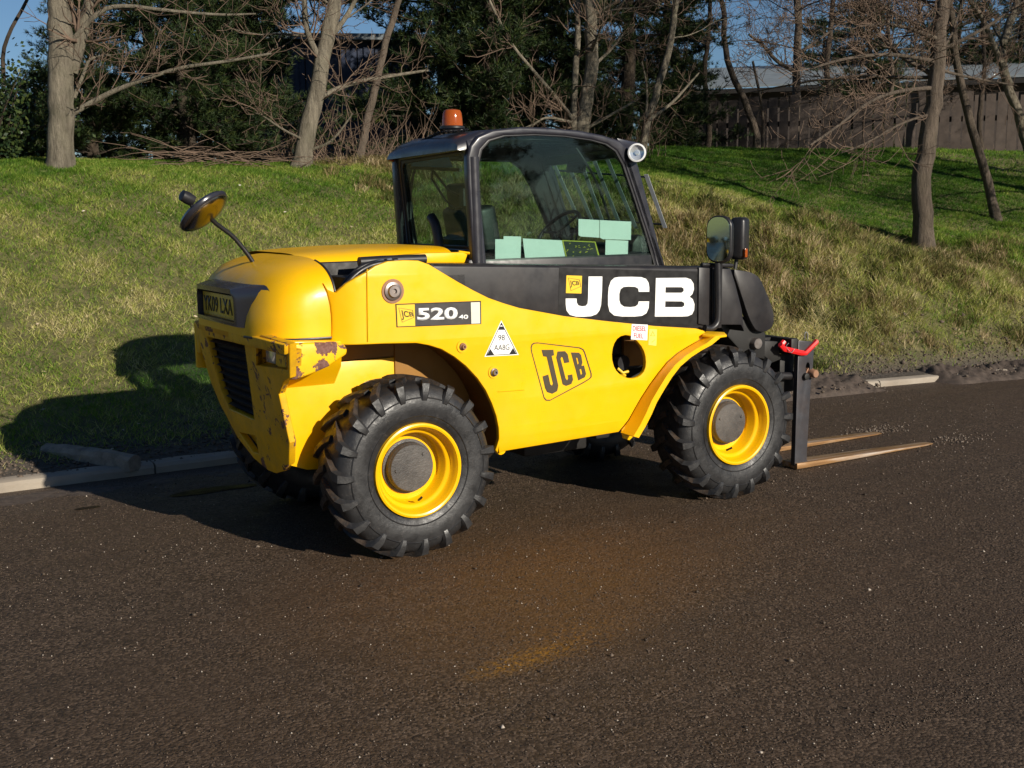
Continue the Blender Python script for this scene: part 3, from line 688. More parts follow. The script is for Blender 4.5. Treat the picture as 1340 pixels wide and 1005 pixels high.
def wander(p, d, L, n, amp, up=0.0):
    p = np.array(p, float); d = np.array(d, float); d /= np.linalg.norm(d); out = [p.copy()]; st = L/n
    for i in range(n):
        d = d+RNG.normal(0, amp, 3)+np.array([0, 0, up/n]); d /= np.linalg.norm(d); p = p+d*st; out.append(p.copy())
    return np.array(out)
def grow(net, twn, p, d, L, r, lev, up=0.3, side=None, dens=1.0):
    n = max(3, int(L/0.16)) if lev < 3 else 3
    path = wander(p, d, L, n, 0.13 if lev < 2 else 0.18, up)
    rad = np.linspace(r, max(r*0.3, 0.003), n+1)
    (net if lev < 2 else twn).add(path, rad, 6 if lev == 0 else (4 if lev == 1 else 3))
    if lev >= 3: return
    cnt = int({0: 6.5, 1: 8.0, 2: 8.5}[lev]*L**0.7*dens)+1
    for _ in range(cnt):
        t = RNG.uniform(0.2, 1.0); i = min(int(t*n), n-1); q = path[i]+(path[i+1]-path[i])*(t*n-i)
        dd = path[i+1]-path[i]; dd /= np.linalg.norm(dd); rv = RNG.normal(0, 1, 3); rv -= dd*(rv@dd); rv /= np.linalg.norm(rv)
        nd = dd*0.6+rv*0.8; grow(net, twn, q, nd, L*RNG.uniform(0.3, 0.55)*(1-0.4*t), max(rad[i]*0.5, 0.003), lev+1, up, dens=dens)
def bare_tree(label, pxs, yb, w0, w1, mat, limbs=(), nb=10, bl=1.6, side=(0, 0), group=None, top=2.5, first=0.35, dens=1.0, ground=None):
    """trunk traced through picture points on the plane y = yb (metres)"""
    P = [onp(a, b, 1, yb) for a, b in pxs]
    base = P[0]; gz = float(H(base[0], base[1])); P[0] = np.array([base[0], base[1], gz-0.15])
    dist = (base-CAM)@CF; r0, r1 = w0*dist/FPX/2, w1*dist/FPX/2
    d = P[-1]-P[-2]; d /= np.linalg.norm(d); ext = P[-1]+d*top*0.5+np.array([0, 0, top*.5]); 
    pts = [np.array(q) for q in smooth_loop([tuple(q) for q in P], 2, False)]+[ext]; pts = np.array(pts)
    ln = np.concatenate([[0], np.cumsum(np.linalg.norm(np.diff(pts, axis=0), axis=1))]); tt_ = np.linspace(0, ln[-1], 40)
    path = np.stack([np.interp(tt_, ln, pts[:, i]) for i in range(3)], -1); path[:-1] += RNG.normal(0, r0*0.08, (39, 3))
    hv = np.interp(len(P)-1, [0], [0])
    vis_len = ln[-2]; rad = np.where(tt_ < vis_len, r0+(r1-r0)*tt_/vis_len, r1*np.clip(1-0.7*(tt_-vis_len)/(ln[-1]-vis_len+1e-6), .2, 1))
    rad[:3] *= np.array([1.35, 1.22, 1.08])
    rt = root('bare_tree', (path[0][0], path[0][1], gz), label, 'tree', group)
    tr = TubeNet(); tr.add(path, rad, 14); tr.build('trunk', mat, rt)
    net, tw = TubeNet(), TubeNet()
    for lm in limbs:      # traced limbs: (points in the picture, width start, width end[, depth shift])
        sh = lm[3] if len(lm) > 3 else 0.0; m_ = len(lm[0])
        Q = np.array([onp(a, b, 1, yb+sh*i/(m_-1)) for i, (a, b) in enumerate(lm[0])])
        Q = np.array(smooth_loop([tuple(q) for q in Q], 2, False)); ra = np.linspace(lm[1], lm[2], len(Q))*dist/FPX/2
        net.add(Q, ra, 8)
        for _ in range(int(len(Q)*0.9)):
            i = RNG.integers(1, len(Q)-1); dd = Q[i+1]-Q[i-1]; dd /= np.linalg.norm(dd); rv = RNG.normal(0, 1, 3)
            grow(net, tw, Q[i], dd*.5+rv*.5, RNG.uniform(.3, .9)*bl*.5, max(ra[i]*.35, .004), 2, dens=dens)
    for i in range(nb):
        t = RNG.uniform(first, 1.0); k_ = int(t*38); q = path[k_]; a = RNG.uniform(0, 2*math.pi)
        dv = np.array([math.cos(a)+side[0], math.sin(a)*0.8+side[1], RNG.uniform(-.1, .8)])
        grow(net, tw, q, dv, bl*RNG.uniform(.5, 1.15), rad[k_]*RNG.uniform(.14, .32), 1 if i > nb//3 else 0, dens=dens)
    net.build('branches', mat, rt, kind='stuff')
    if tw.n: tw.build('twigs', M['twig'], rt, kind='stuff')
    return rt
bare_tree('stout pale forked bare tree at the far left on top of the bank', [(79, 207), (78, 150), (80, 90), (79, 40), (80, -10)], 7.7, 34, 30, M['bark'],
          limbs=[([(92, 95), (103, 60), (114, 20), (120, -15)], 20, 12), ([(96, 148), (130, 128), (165, 112), (200, 100), (235, 88), (300, 80), (355, 70)], 8, 3, -1.0),
                 ([(97, 128), (110, 95), (117, 75), (145, 72)], 6, 2), ([(90, 60), (120, 22), (150, 5), (220, 14), (290, 20), (335, 18)], 8, 2, -.6)], nb=9, bl=1.7, dens=0.9)
bare_tree('leaning grey bare tree on the bank between the fisheye mirror and the cab', [(392, 208), (402, 170), (413, 130), (420, 90), (432, 30), (440, -10)], 7.9, 25, 18, M['bark'],
          limbs=[([(412, 136), (435, 118), (470, 106), (520, 98), (560, 92)], 9, 3, .6), ([(404, 186), (370, 170), (345, 152), (335, 148)], 4, 1.5, -.5), ([(408, 196), (435, 186), (462, 148)], 5, 1.5, -.4),
                 ([(421, 85), (400, 40), (398, -5)], 10, 7), ([(425, 60), (455, 20), (470, -10)], 8, 5)], nb=16, bl=1.8, dens=1.2)
bare_tree('slim bare tree with pale stem just left of the cab roof', [(464, 210), (478, 170), (488, 130), (498, 80), (512, 30), (525, -10)], 8.3, 12, 8, M['barkb'], nb=9, bl=1.3)
bare_tree('upright pale bare tree rising behind the middle of the cab roof', [(752, 195), (768, 130), (775, 90), (773, 40), (771, -10)], 8.1, 21, 15, M['bark'],
          limbs=[([(757, 165), (730, 130), (700, 95), (668, 58), (645, 10), (635, -10)], 6, 3, .3), ([(750, 190), (752, 100), (757, 40), (755, -10)], 9, 8, .2), ([(760, 172), (800, 150), (835, 130)], 5, 2, -.4),
                 ([(748, 160), (715, 152), (700, 162), (685, 168)], 4, 1.5, -.5), ([(778, 85), (800, 65), (815, 45)], 5, 2)], nb=18, bl=1.9, dens=1.2)
bare_tree('thin pale bare tree right of the cab roof work lamp', [(838, 190), (846, 160), (862, 112), (878, 55), (886, -10)], 8.6, 11, 8, M['bark'],
          limbs=[([(848, 158), (880, 135), (900, 112), (915, 95)], 5, 2), ([(844, 165), (848, 120), (840, 80)], 4, 2)], nb=12, bl=1.6)
bare_tree('curved bare tree left of the pale shed roof', [(990, 218), (992, 180), (978, 140), (956, 95), (946, 50), (950, 20), (940, -10)], 11.5, 10, 6, M['barkb'],
          limbs=[([(998, 205), (1000, 150), (985, 80)], 5, 3)], nb=9, bl=1.6)
bare_tree('straight ivy dark bare tree in front of the fence middle', [(1036, 218), (1043, 160), (1042, 90), (1045, 40), (1043, -10)], 12.0, 12, 9, M['barkb'],
          limbs=[([(1042, 95), (1015, 80), (1000, 60), (980, 45)], 6, 3), ([(1044, 70), (1075, 50), (1100, 30)], 5, 2)], nb=10, bl=2.0)
bt = hit(1212, 328); b2 = hit(1305, 288)
bare_tree('big bare tree with rugged trunk standing low on the bank at the right', [(1212, 330), (1207, 280), (1206, 235), (1215, 180), (1224, 120), (1228, 60), (1235, -10)], float(bt[1]), 28, 17, M['barkb'],
          limbs=[([(1220, 115), (1180, 118), (1140, 130), (1090, 170), (1060, 190)], 6, 2, -.4), ([(1222, 80), (1170, 70), (1110, 75), (1060, 90)], 6, 2, -.3), ([(1225, 50), (1170, 30), (1120, 35)], 6, 2),
                 ([(1216, 150), (1180, 160), (1130, 190), (1100, 200)], 4, 1.5, -.2), ([(1226, 90), (1260, 100), (1330, 112)], 5, 2)], nb=38, bl=2.0, side=(-.35, .0), first=.40, dens=1.45)
bare_tree('slender leaning bare tree right of the big rugged trunk', [(1307, 290), (1293, 235), (1276, 185), (1262, 130), (1250, 80), (1245, 20), (1240, -10)], float(b2[1]), 13, 8, M['barkb'], nb=12, bl=1.7, first=.45)
bare_tree('pale leaning bare tree at the right edge of the picture', [(1362, 240), (1342, 180), (1318, 110), (1308, 70), (1322, 30), (1335, -10)], 5.2, 14, 9, M['bark'],
          limbs=[([(1322, 110), (1300, 60), (1285, 20), (1260, -10)], 8, 5)], nb=16, bl=1.6, first=.4)
bare_tree('thin twisted bare tree before the fence between the slim pine and the rugged tree', [(1165, 214), (1160, 160), (1170, 100), (1160, 40), (1165, -10)], 10.5, 7, 4, M['barkb'], nb=16, bl=1.8, dens=1.2, first=.2)
bare_tree('thin dark bare tree in front of the left end of the fence', [(925, 212), (930, 160), (920, 100), (928, 40), (930, -10)], 11.5, 8, 5, M['barkd'], nb=16, bl=1.8, dens=1.2, first=.2)
bare_tree('dark bare tree before the fence between the straight ivy tree and the slim pine', [(1085, 214), (1090, 150), (1080, 90), (1088, 30), (1090, -10)], 12.5, 9, 6, M['barkd'], nb=18, bl=2.0, dens=1.2, first=.2)
bare_tree('thin bare tree near the right edge, before the fence', [(1285, 214), (1280, 150), (1290, 90), (1284, 30), (1290, -10)], 8.5, 7, 4, M['barkd'], nb=16, bl=1.8, dens=1.2, first=.2)
bare_tree('bare tree with wide crown beyond the right edge of the picture, nearest the road', [(1700, 330), (1695, 200), (1705, 60), (1700, -60)], 2.0, 26, 18, M['barkb'], nb=44, bl=3.0, first=.25, top=4, dens=1.2)
bare_tree('bare tree with wide crown beyond the right edge of the picture, farther along the bank', [(1610, 320), (1620, 200), (1605, 60), (1610, -60)], 3.4, 24, 17, M['barkb'], nb=44, bl=3.0, first=.25, top=4, dens=1.2)
bare_tree('small bare sapling at the far left below the blue sky', [(-4, 205), (6, 120), (2, 60), (30, 10), (40, -10)], 8.5, 7, 4, M['barkd'], nb=5, bl=1.0)

def pine_meshes(seed, h, rad, nbr, wmul=1.0):
    """prototype conifer: trunk, branches and a crown of needle tufts, base at the origin"""
    tr, br = TubeNet(), TubeNet()
    zt = np.linspace(-.2, h, 16); tp = np.stack([0.06*np.sin(zt*1.3+seed), 0.06*np.cos(zt*1.1+seed)-.06, zt], -1); tr.add(tp, np.linspace(0.15, 0.03, 16), 9)
    C = []; D = []
    for i in range(nbr):
        t = RNG.uniform(0.03, 1.0); z = t*h; a = RNG.uniform(0, 2*math.pi); L = rad*(1-0.55*t)*RNG.uniform(.5, 1.15)
        p0 = np.array([np.interp(z, zt, tp[:, 0]), np.interp(z, zt, tp[:, 1]), z])
        pth = wander(p0, [math.cos(a), math.sin(a), RNG.uniform(-.15, .45)], L, 9, .09, -.1); br.add(pth, np.linspace(.022, .006, 10), 4)
        for _ in range(int(13*L)+4):
            k_ = RNG.integers(3, 10); dd = RNG.normal(0, 1, 3); dd[2] = abs(dd[2])*.5; dd += (pth[k_]-pth[k_-1])*6
            l2 = RNG.uniform(.15, .42); q = wander(pth[k_], dd, l2, 4, .15, .25); br.add(q, np.linspace(.006, .003, 5), 3)
            for s_ in range(1, 5):
                for rep in range(2):
                    C.append(q[s_]+RNG.normal(0, .035, 3)); D.append(q[s_]-q[s_-1])
    C = np.array(C); D = np.array(D); kq = RNG.random(len(C)) < .8; C, D = C[kq], D[kq]; D /= np.linalg.norm(D, axis=1)[:, None]
    k_ = 11; n = len(C)*k_; c = np.repeat(C, k_, 0); d = np.repeat(D, k_, 0)+RNG.normal(0, .62, (n, 3)); d /= np.linalg.norm(d, axis=1)[:, None]
    L = RNG.uniform(.07, .13, n)[:, None]; w = np.cross(d, RNG.normal(0, 1, (n, 3))); w /= np.linalg.norm(w, axis=1)[:, None]; w *= 0.0062*wmul
    V = np.stack([c-w, c+w, c+d*L], 1).reshape(-1, 3); T = np.arange(n*3).reshape(-1, 3)
    tuft = np.repeat(np.clip(RNG.normal(.4, .25, len(C)), 0, 1), k_); tint = np.repeat(np.clip(tuft+RNG.normal(0, .1, n), 0, 1), 3)
    return tr, br, V, T, tint
PROTO = []
for sd, hh, rr, nb_ in ((1, 4.6, 1.6, 92), (2, 5.4, 1.9, 96), (3, 3.6, 1.5, 84)):
    tr, br, V, T, tint = pine_meshes(sd, hh, rr, nb_)
    a = tr.build('trunk', M['barkd'], None); b_ = br.build('branches', M['barkd'], None); c_ = np_mesh('needles', V, T, M['pine'], None, tint)
    PROTO.append([o.data for o in (a, b_, c_)])
    for o in (a, b_, c_): bpy.data.objects.remove(o)
def pine(label, px, y, k_, sc=1.0, rot=0.0, zoff=0.0, group='conifers behind the bare trees'):
    p = onp(px, 230, 1, y); gz = float(H(p[0], y))
    rt = root('pine_tree', (p[0], y, gz+zoff), label, 'tree', group); rt.rotation_euler = (0, 0, rot); rt.scale = (sc, sc, sc)
    for nm, me in zip(('trunk', 'branches', 'needles'), PROTO[k_]):
        o = bpy.data.objects.new(nm, me); place(o, rt)
for args in [
    ('dark bushy pine just right of the stout forked tree', 205, 10.2, 1, .80, .3), ('low dense pine behind the bank between the stout tree and the brushwood', 240, 8.7, 2, .72, 1.1),
    ('dense low pine above the heap of dead brushwood', 305, 9.2, 2, .80, 2.3), ('tall open pine in front of the blue building', 345, 15.0, 0, .85, 3.9),
    ('low spreading pine at the foot of the stout forked tree', 130, 9.2, 2, .55, 5.0),
    ('dark pine directly behind the amber beacon', 575, 10.2, 1, 1.0, .9), ('broad dark pine behind the left end of the cab roof', 640, 9.2, 2, .95, 2.9),
    ('tall pine behind the middle of the cab roof', 705, 10.6, 0, 1.15, 4.4), ('sunlit low pine behind the centre bare tree', 735, 9.4, 2, .72, 0.4),
    ('dark pine between the centre bare tree and the thin pale tree', 815, 11.0, 1, 1.0, 1.9), ('dense pine just right of the thin pale tree', 872, 12.2, 0, .9, 3.3),
    ('low dark pine in front of the fence left end', 880, 11.0, 2, .45, 5.6), ('dark slim pine in front of the fence near the big rugged tree', 1130, 13.0, 0, .75, 2.2),
    ('distant pine showing above the fence at the right', 1245, 16.5, 1, 1.0, 4.9), ('distant pine above the right end of the fence', 1325, 15.5, 1, .95, .2), ('pine beyond the shed roof centre', 1075, 19.5, 1, .8, 2.0),
    ('far pine behind the slim tree left of the cab', 530, 14.5, 2, .60, 3.0)]:
    pine(*args)
for i, px_ in enumerate((60, 130, 235, 330, 620, 760, 900)):
    pine(('low dark far conifer beyond the plateau, number %s from the left' % ('first', 'second', 'third', 'fourth', 'fifth', 'sixth', 'seventh')[i]).replace(', number', ','), px_, 20.5, 2, .62 if i < 4 else .8, i*1.3)
for i in range(15):  # unseen row, added to give the cab glass dark reflections
    rt = root('pine_tree', (-42+i*6.5+RNG.uniform(-1, 1), -48+RNG.uniform(-2, 2), 0), '%s conifer from the west end of the unseen row added across the road, behind the viewpoint' % ('first', 'second', 'third', 'fourth', 'fifth', 'sixth', 'seventh', 'eighth', 'ninth', 'tenth', 'eleventh', 'twelfth', 'thirteenth', 'fourteenth', 'fifteenth')[i], 'tree', 'added unseen conifers across the road'); rt.scale = (1.9, 1.9, 1.9); rt.rotation_euler = (0, 0, i*1.7)
    for nm, me in zip(('trunk', 'branches', 'needles'), PROTO[i % 2]): place(bpy.data.objects.new(nm, me), rt)
# leafy evergreen shrub at the far left
def leaf_shrub(label, px, y, rx, rz, n, zc):
    p = onp(px, 205, 1, y); gz = float(H(p[0], y)); rt = root('evergreen_shrub', (p[0], y, gz), label, 'shrub')
    st = TubeNet(); C = []
    for i in range(26):
        a = RNG.uniform(0, 2*math.pi); e = wander([p[0], y, gz-.1], [math.cos(a)*rx*.6, math.sin(a)*rx*.5, rz*RNG.uniform(.8, 1.6)], rz*RNG.uniform(.7, 1.5), 10, .12, .1)
        st.add(e, np.linspace(.02, .004, 11), 4); C += [e[j]+RNG.normal(0, .12, 3) for j in range(3, 11) for _ in range(n//208)]
    st.build('stems', M['barkd'], rt); C = np.array(C); n = len(C)
    d = RNG.normal(0, 1, (n, 3)); d /= np.linalg.norm(d, axis=1)[:, None]; w = np.cross(d, RNG.normal(0, 1, (n, 3))); w /= np.linalg.norm(w, axis=1)[:, None]; w *= .018; d *= .055
    V = np.stack([C, C+d*.5+w, C+d, C+d*.5-w], 1).reshape(-1, 3); i = np.arange(n)*4
    T = np.concatenate([np.stack([i, i+1, i+2], -1), np.stack([i, i+2, i+3], -1)])
    np_mesh('leaves', V, T, M['shrub'], rt, np.repeat(RNG.uniform(0, 1, n), 4))
leaf_shrub('dark leafy evergreen shrub at the far left edge of the bank', -6, 8.4, .40, .85, 4000, 1)
leaf_shrub('low dark evergreen shrub at the foot of the stout forked tree', 50, 9.4, .5, .8, 4000, 1)
# heap of dead brushwood
pc = onp(285, 205, 1, 7.9); gz = float(H(pc[0], 7.9)); rt = root('brushwood_heap', (pc[0], 7.9, gz), 'heap of dead brown brushwood lying on the crest of the bank', 'brushwood')
bw = TubeNet()
for i in range(60):
    a = RNG.uniform(-.5, .5)+(math.pi if RNG.random() < .5 else 0); q = pc+np.array([RNG.uniform(-.7, .7), RNG.uniform(-.3, .3), 0]); q[2] = gz+RNG.uniform(0, .16)
    bw.add(wander(q, [math.cos(a), math.sin(a)*.6, RNG.uniform(.0, .35)], RNG.uniform(.4, .9), 7, .09, -.35), np.linspace(.007, .002, 8), 3)
bw.build('dead_branches', M['twig'], rt)
# scattered dead undergrowth under the trees behind the crest
def undergrowth(label, px0, px1, y, n, seed):
    a = onp(px0, 215, 1, y); b = onp(px1, 215, 1, y); rt = root('dead_undergrowth', ((a[0]+b[0])/2, y, 2.2), label, 'undergrowth'); tn = TubeNet()
    for i in range(n):
        x = RNG.uniform(a[0], b[0]); yy = y+RNG.uniform(-.6, .8); z = float(H(x, yy))
        tn.add(wander([x, yy, z-.03], [RNG.normal(0, .6), RNG.normal(0, .5), 1], RNG.uniform(.2, 1.1), 7, .2, .1), np.linspace(.007, .002, 8), 3)
    o = tn.build('dead_stems', M['twig'], rt); o['kind'] = 'stuff'
undergrowth('tangled leafless undergrowth below the trees left of the cab', 330, 560, 8.9, 260, 1)
undergrowth('tangled leafless undergrowth behind the cab roof', 560, 860, 9.0, 260, 2)
undergrowth('leafless undergrowth in front of the boarded fence', 900, 1340, 13.0, 260, 3)
# ================================================================== TELEHANDLER
WB = 1.999; RT = 0.43
T_ = root('telehandler', (1.0, 0.0, 0.0), 'yellow and black compact telehandler parked on the brown road beside the kerb', 'telehandler')
YP = -0.68       # outer face of the right hand side panel
# ---- side panel with fuel filler opening and rear wheel arch
pan = [(441, 446), (441, 440), (441.5, 430), (441, 415), (439.5, 400), (436.5, 386), (433, 372), (437, 380), (445, 384), (455, 372), (466, 364), (480, 356), (492, 348), (508, 342), (530, 340.5), (548, 341), (562, 346), (580, 357), (600, 369), (620, 380), (640, 390),
       (660, 397), (680, 403), (740, 414), (800, 421), (860, 427), (912, 430), (922, 433), (925, 437), (914, 446), (900, 454), (887, 462), (873, 474), (861, 489), (850, 504), (839, 521), (831, 535), (823, 550), (812, 566),
       (660, 592), (656, 596), (651, 590), (654, 575), (653, 560), (650, 545), (644, 528), (636, 511), (625, 495), (610, 479), (595, 467), (578, 457), (562, 452), (545, 449), (500, 450), (455, 452), (441, 453)]
hole = [(822, 438), (832, 444), (842, 456), (846, 470), (845, 484), (838, 493), (826, 496), (814, 492), (805, 483), (801, 468), (803, 452), (810, 441)]
def panel_map(u, v, w):
    y = YP+0.016+w
    if v < 0.56: y += (0.56-v)**2*1.3
    if u < -0.215: y += (-0.215-u)**2*3.0
    return (u, y, v)
cuts = [((0, z, 0), (0, 1, 0)) for z in (.56, .52, .48, .44)]+[((x, 0, 0), (1, 0, 0)) for x in (-.215, -.26, -.30, -.34)]
bm = plate_bm([toY(pan, YP), smooth_loop(toY(hole, YP), 1)], panel_map, 0.028, 0.005, cuts)
panel = finish('side_panel', bm, M['yel'], T_, 30)
# return of the rear wheel arch
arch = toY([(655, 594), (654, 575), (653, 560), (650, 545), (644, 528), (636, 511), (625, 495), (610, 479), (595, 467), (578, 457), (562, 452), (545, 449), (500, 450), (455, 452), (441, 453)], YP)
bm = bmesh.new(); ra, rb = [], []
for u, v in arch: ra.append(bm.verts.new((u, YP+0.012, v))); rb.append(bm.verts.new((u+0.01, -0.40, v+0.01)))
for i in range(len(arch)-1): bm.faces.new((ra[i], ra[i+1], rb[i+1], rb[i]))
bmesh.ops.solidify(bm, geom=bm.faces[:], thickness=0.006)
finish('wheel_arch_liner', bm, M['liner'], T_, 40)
# towing eye at the arch foot
def ring_plate(name, cx, cy, y, ro, ri, dep, mat, parent, ax='y', n=28):
    c = onp(cx, cy, 1, y); L1 = [(c[0]+ro*math.cos(a), c[2]+ro*math.sin(a)) for a in np.linspace(0, 2*math.pi, n, endpoint=False)]
    L2 = [(c[0]+ri*math.cos(a), c[2]+ri*math.sin(a)) for a in np.linspace(0, 2*math.pi, n, endpoint=False)]
    return plateY(name, [L1, L2], y+dep/2, dep, mat, parent, 0.0015)
ring_plate('lashing_eye', 656, 588, YP+.03, 0.028, 0.010, 0.012, M['yel'], T_)
# front fender flare
fin = [(925, 437), (914, 446), (900, 454), (887, 462), (873, 474), (861, 489), (850, 504), (839, 521), (831, 535), (823, 550), (812, 566)]
fout = [(936, 440), (925, 449), (912, 456), (898, 465), (884, 477), (873, 491), (863, 507), (853, 524), (846, 540), (838, 556), (829, 571)]
bm = bmesh.new(); A = [bm.verts.new(V3(onp(a, b, 1, YP+.004))) for a, b in fin]; B = [bm.verts.new(V3(onp(a, b, 1, -0.765))) for a, b in fout]
C_ = [bm.verts.new(v.co+Vector((0.035, 0.0, -0.012))) for v in B]
for i in range(len(A)-1): bm.faces.new((A[i], A[i+1], B[i+1], B[i])); bm.faces.new((B[i], B[i+1], C_[i+1], C_[i]))
bmesh.ops.recalc_face_normals(bm, faces=bm.faces[:]); bmesh.ops.solidify(bm, geom=bm.faces[:], thickness=0.008)
finish('front_mudguard', bm, M['yel'], T_, 50)
bm = bmesh.new(); q_ = [onp(919, 438, 1, -.70), onp(936, 440, 1, -.765), onp(951, 438, 1, -.74), onp(948, 434.5, 1, -.66), onp(924, 433, 1, -.66)]
prism(bm, [V3(a) for a in q_], (0, 0.0, -0.012)); finish('mudguard_lip', bm, M['yel'], T_, 30, bevel=0.002)
bm = bmesh.new(); prism(bm, [V3(onp(a, b, 1, YP+.012)) for a, b in [(812, 563), (823, 549), (830, 556), (829, 569), (822, 576), (814, 573)]], (0, -0.012, 0)); finish('mudguard_foot', bm, M['yel'], T_, 30, bevel=.003)
ring_plate('lashing_eye', 825, 564, -.70, 0.022, 0.010, 0.014, M['yel'], T_)
# filler behind the opening
bm = bmesh.new(); c = onp(812, 474, 1, -.50)
lathe(bm, [(0, -.03), (.040, -.03), (.042, -.02), (.042, .03), (.030, .035), (.030, .10)], V3(c), (0, 1, 0), 24)
finish('fuel_cap', bm, M['black'], T_, 40)
bm = bmesh.new(); tube(bm, [V3(onp(808, 482, 1, -.56)), V3(onp(815, 488, 1, -.57)), V3(onp(822, 486, 1, -.57))], .008, 8); tube(bm, [V3(onp(812, 488, 1, -.56)), V3(onp(818, 492, 1, -.56))], .009, 6)
finish('latch', bm, M['decaly'], T_, 40)
# ---- chassis and the mirrored left hand side
bm = bmesh.new()
box(bm, (0.93, 0.0, 0.62), (2.75, 0.60, 0.36)); box(bm, (0.95, 0.0, 0.92), (1.7, 0.80, 0.36)); box(bm, (0.92, 0.36, 0.75), (1.0, 0.55, 0.62)); box(bm, (1.0, -.42, .70), (.42, .30, .28))
finish('chassis', bm, M['dark'], T_, 0, bevel=0.01)
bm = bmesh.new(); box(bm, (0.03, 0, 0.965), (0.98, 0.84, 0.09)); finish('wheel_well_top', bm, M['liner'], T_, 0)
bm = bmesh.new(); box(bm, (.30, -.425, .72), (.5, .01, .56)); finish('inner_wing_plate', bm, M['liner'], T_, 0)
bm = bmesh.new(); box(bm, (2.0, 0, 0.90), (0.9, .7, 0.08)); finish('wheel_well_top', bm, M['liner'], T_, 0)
bm = bmesh.new(); pts = []
prism(bm, [(x, -0.42, z) for x, z in ((-0.56, 0.84), (-0.50, 0.45), (-.42, .42), (-0.18, 0.40), (0.30, 0.40), (0.42, 0.50), (0.42, 0.93), (-0.5, 0.93))], (0, 0.03, 0))
finish('inner_wing', bm, M['yel'], T_, 30, bevel=0.004)
bm = bmesh.new(); prism(bm, [(x, 0.66, z) for x, z in ((-0.6, 1.05), (-0.6, .80), (-.42, .78), (-.40, .95), (.3, .95), (.5, .6), (.5, .42), (1.35, .42), (1.65, .95), (1.85, 1.0), (1.85, 1.2), (.6, 1.3), (-.1, 1.1))], (0, 0.03, 0))
finish('side_panel', bm, M['yel'], T_, 30, bevel=0.004)
bm = bmesh.new()
for x in (0.0, WB):
    tube(bm, [(x, -0.50, RT), (x, 0.50, RT)], 0.055, 14); lathe(bm, [(0, -.16), (.10, -.12), (.13, 0), (.10, .12), (0, .16)], (x, 0.05, RT), (0, 1, 0), 20)
    box(bm, (x-.12, 0, RT), (.05, .9, .06))
tube(bm, [(0.1, 0, RT), (WB-.1, 0, RT)], 0.035, 10)
for xx in (-.03, .03): tube(bm, [(0.52, -.30+xx, .40), (.54, -.28+xx, .27)], .006, 5)
finish('axle', bm, M['dark'], T_, 40)
bm = bmesh.new(); box(bm, (1.10, -.10, .38), (.42, .34, .18)); box(bm, (1.40, -.22, .40), (.10, .16, .12)); finish('belly_tank', bm, M['dark'], T_, 30, bevel=.015)
# yellow parts visible inside the front arch
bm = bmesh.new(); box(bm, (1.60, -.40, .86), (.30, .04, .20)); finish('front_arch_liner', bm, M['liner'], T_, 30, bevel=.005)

# ---- rear end: slanting plate with grille and lamp openings
RP0 = np.array([-0.615, 0.0, 0.95]); RN = (-1.0, 0.0, -0.19)
def onR(px, py, proud=0.0): 
    p = onplane(px, py, RP0+np.array([-proud, 0, 0]), RN); return p
nn_ = Vector(RN).normalized(); ev = Vector((-0.19, 0, 1.0)).normalized()   # up along the plate
ev = (Vector((0, 0, 1))-nn_*nn_.z).normalized()
def toR(pts): 
    o = []
    for a, b in pts:
        p = V3(onR(a, b))-V3(RP0); o.append((-p.y, p.dot(ev)))
    return o
def mapR(extra=0.0): return lambda u, v, w: V3(RP0)+Vector((0, -u, 0))+ev*v+nn_*(w+extra)
outl = [(257, 419), (259, 440), (264, 463), (275, 500), (287, 529), (310, 573), (332, 601), (350, 616), (360, 620), (370, 617), (377, 608), (378, 580), (369, 540), (364, 516), (370, 500), (378, 495), (378, 451), (320, 432)]
gril = [(270, 441), (319, 452), (332, 550), (299, 535), (288, 510), (278, 475)]
lampo = [(335, 454), (375, 462), (375, 484), (335, 478)]
slot = [(312, 566), (333, 571), (338, 594), (330, 592)]
bm = plate_bm([toR(outl), toR(gril), toR(lampo), toR(slot)], mapR(-0.02), 0.035, 0.006)
rear = finish('rear_counterweight', bm, M['chip2'], T_, 30)
# body of the counterweight behind the plate
bm = bmesh.new(); f0 = [V3(RP0)+Vector((.05, -u*.97, 0))+ev*(v*.97) for u, v in toR([(260, 424), (266, 466), (288, 530), (312, 573), (334, 600), (360, 617), (374, 607), (370, 545), (366, 516), (372, 492), (372, 456)])]
f0 = [p + Vector((0, (0.12 if p.y < -.4 else 0)*(1 if p.z < .85 else .9), 0)) for p in f0]
prism(bm, f0, (0.28, 0, 0)); finish('counterweight_core', bm, M['yel'], rear, 30, bevel=.01)
bm = bmesh.new()
g0 = toR([(268, 438), (322, 449), (335, 553), (296, 538), (274, 475)])
prism(bm, [mapR(-0.045)(u, v, 0) for u, v in g0], -nn_*0.003)
finish('grille_backing', bm, M['gap'], rear, 0)
def lerp(a, b, t): return (a[0]+(b[0]-a[0])*t, a[1]+(b[1]-a[1])*t)
for i in range(9):
    t = (i+.6)/9.3; L_ = lerp((270, 441), (299, 536), t) if True else 0; R2 = lerp((319, 452), (332, 551), t)
    a = V3(onR(*L_))-nn_*0.012; b = V3(onR(*R2))-nn_*0.012
    bm = bmesh.new(); wv = ev*0.007-nn_*0.022
    prism(bm, [a, b, b+wv, a+wv], nn_*0.004); finish('grille_slat', bm, M['black'], rear, 0)
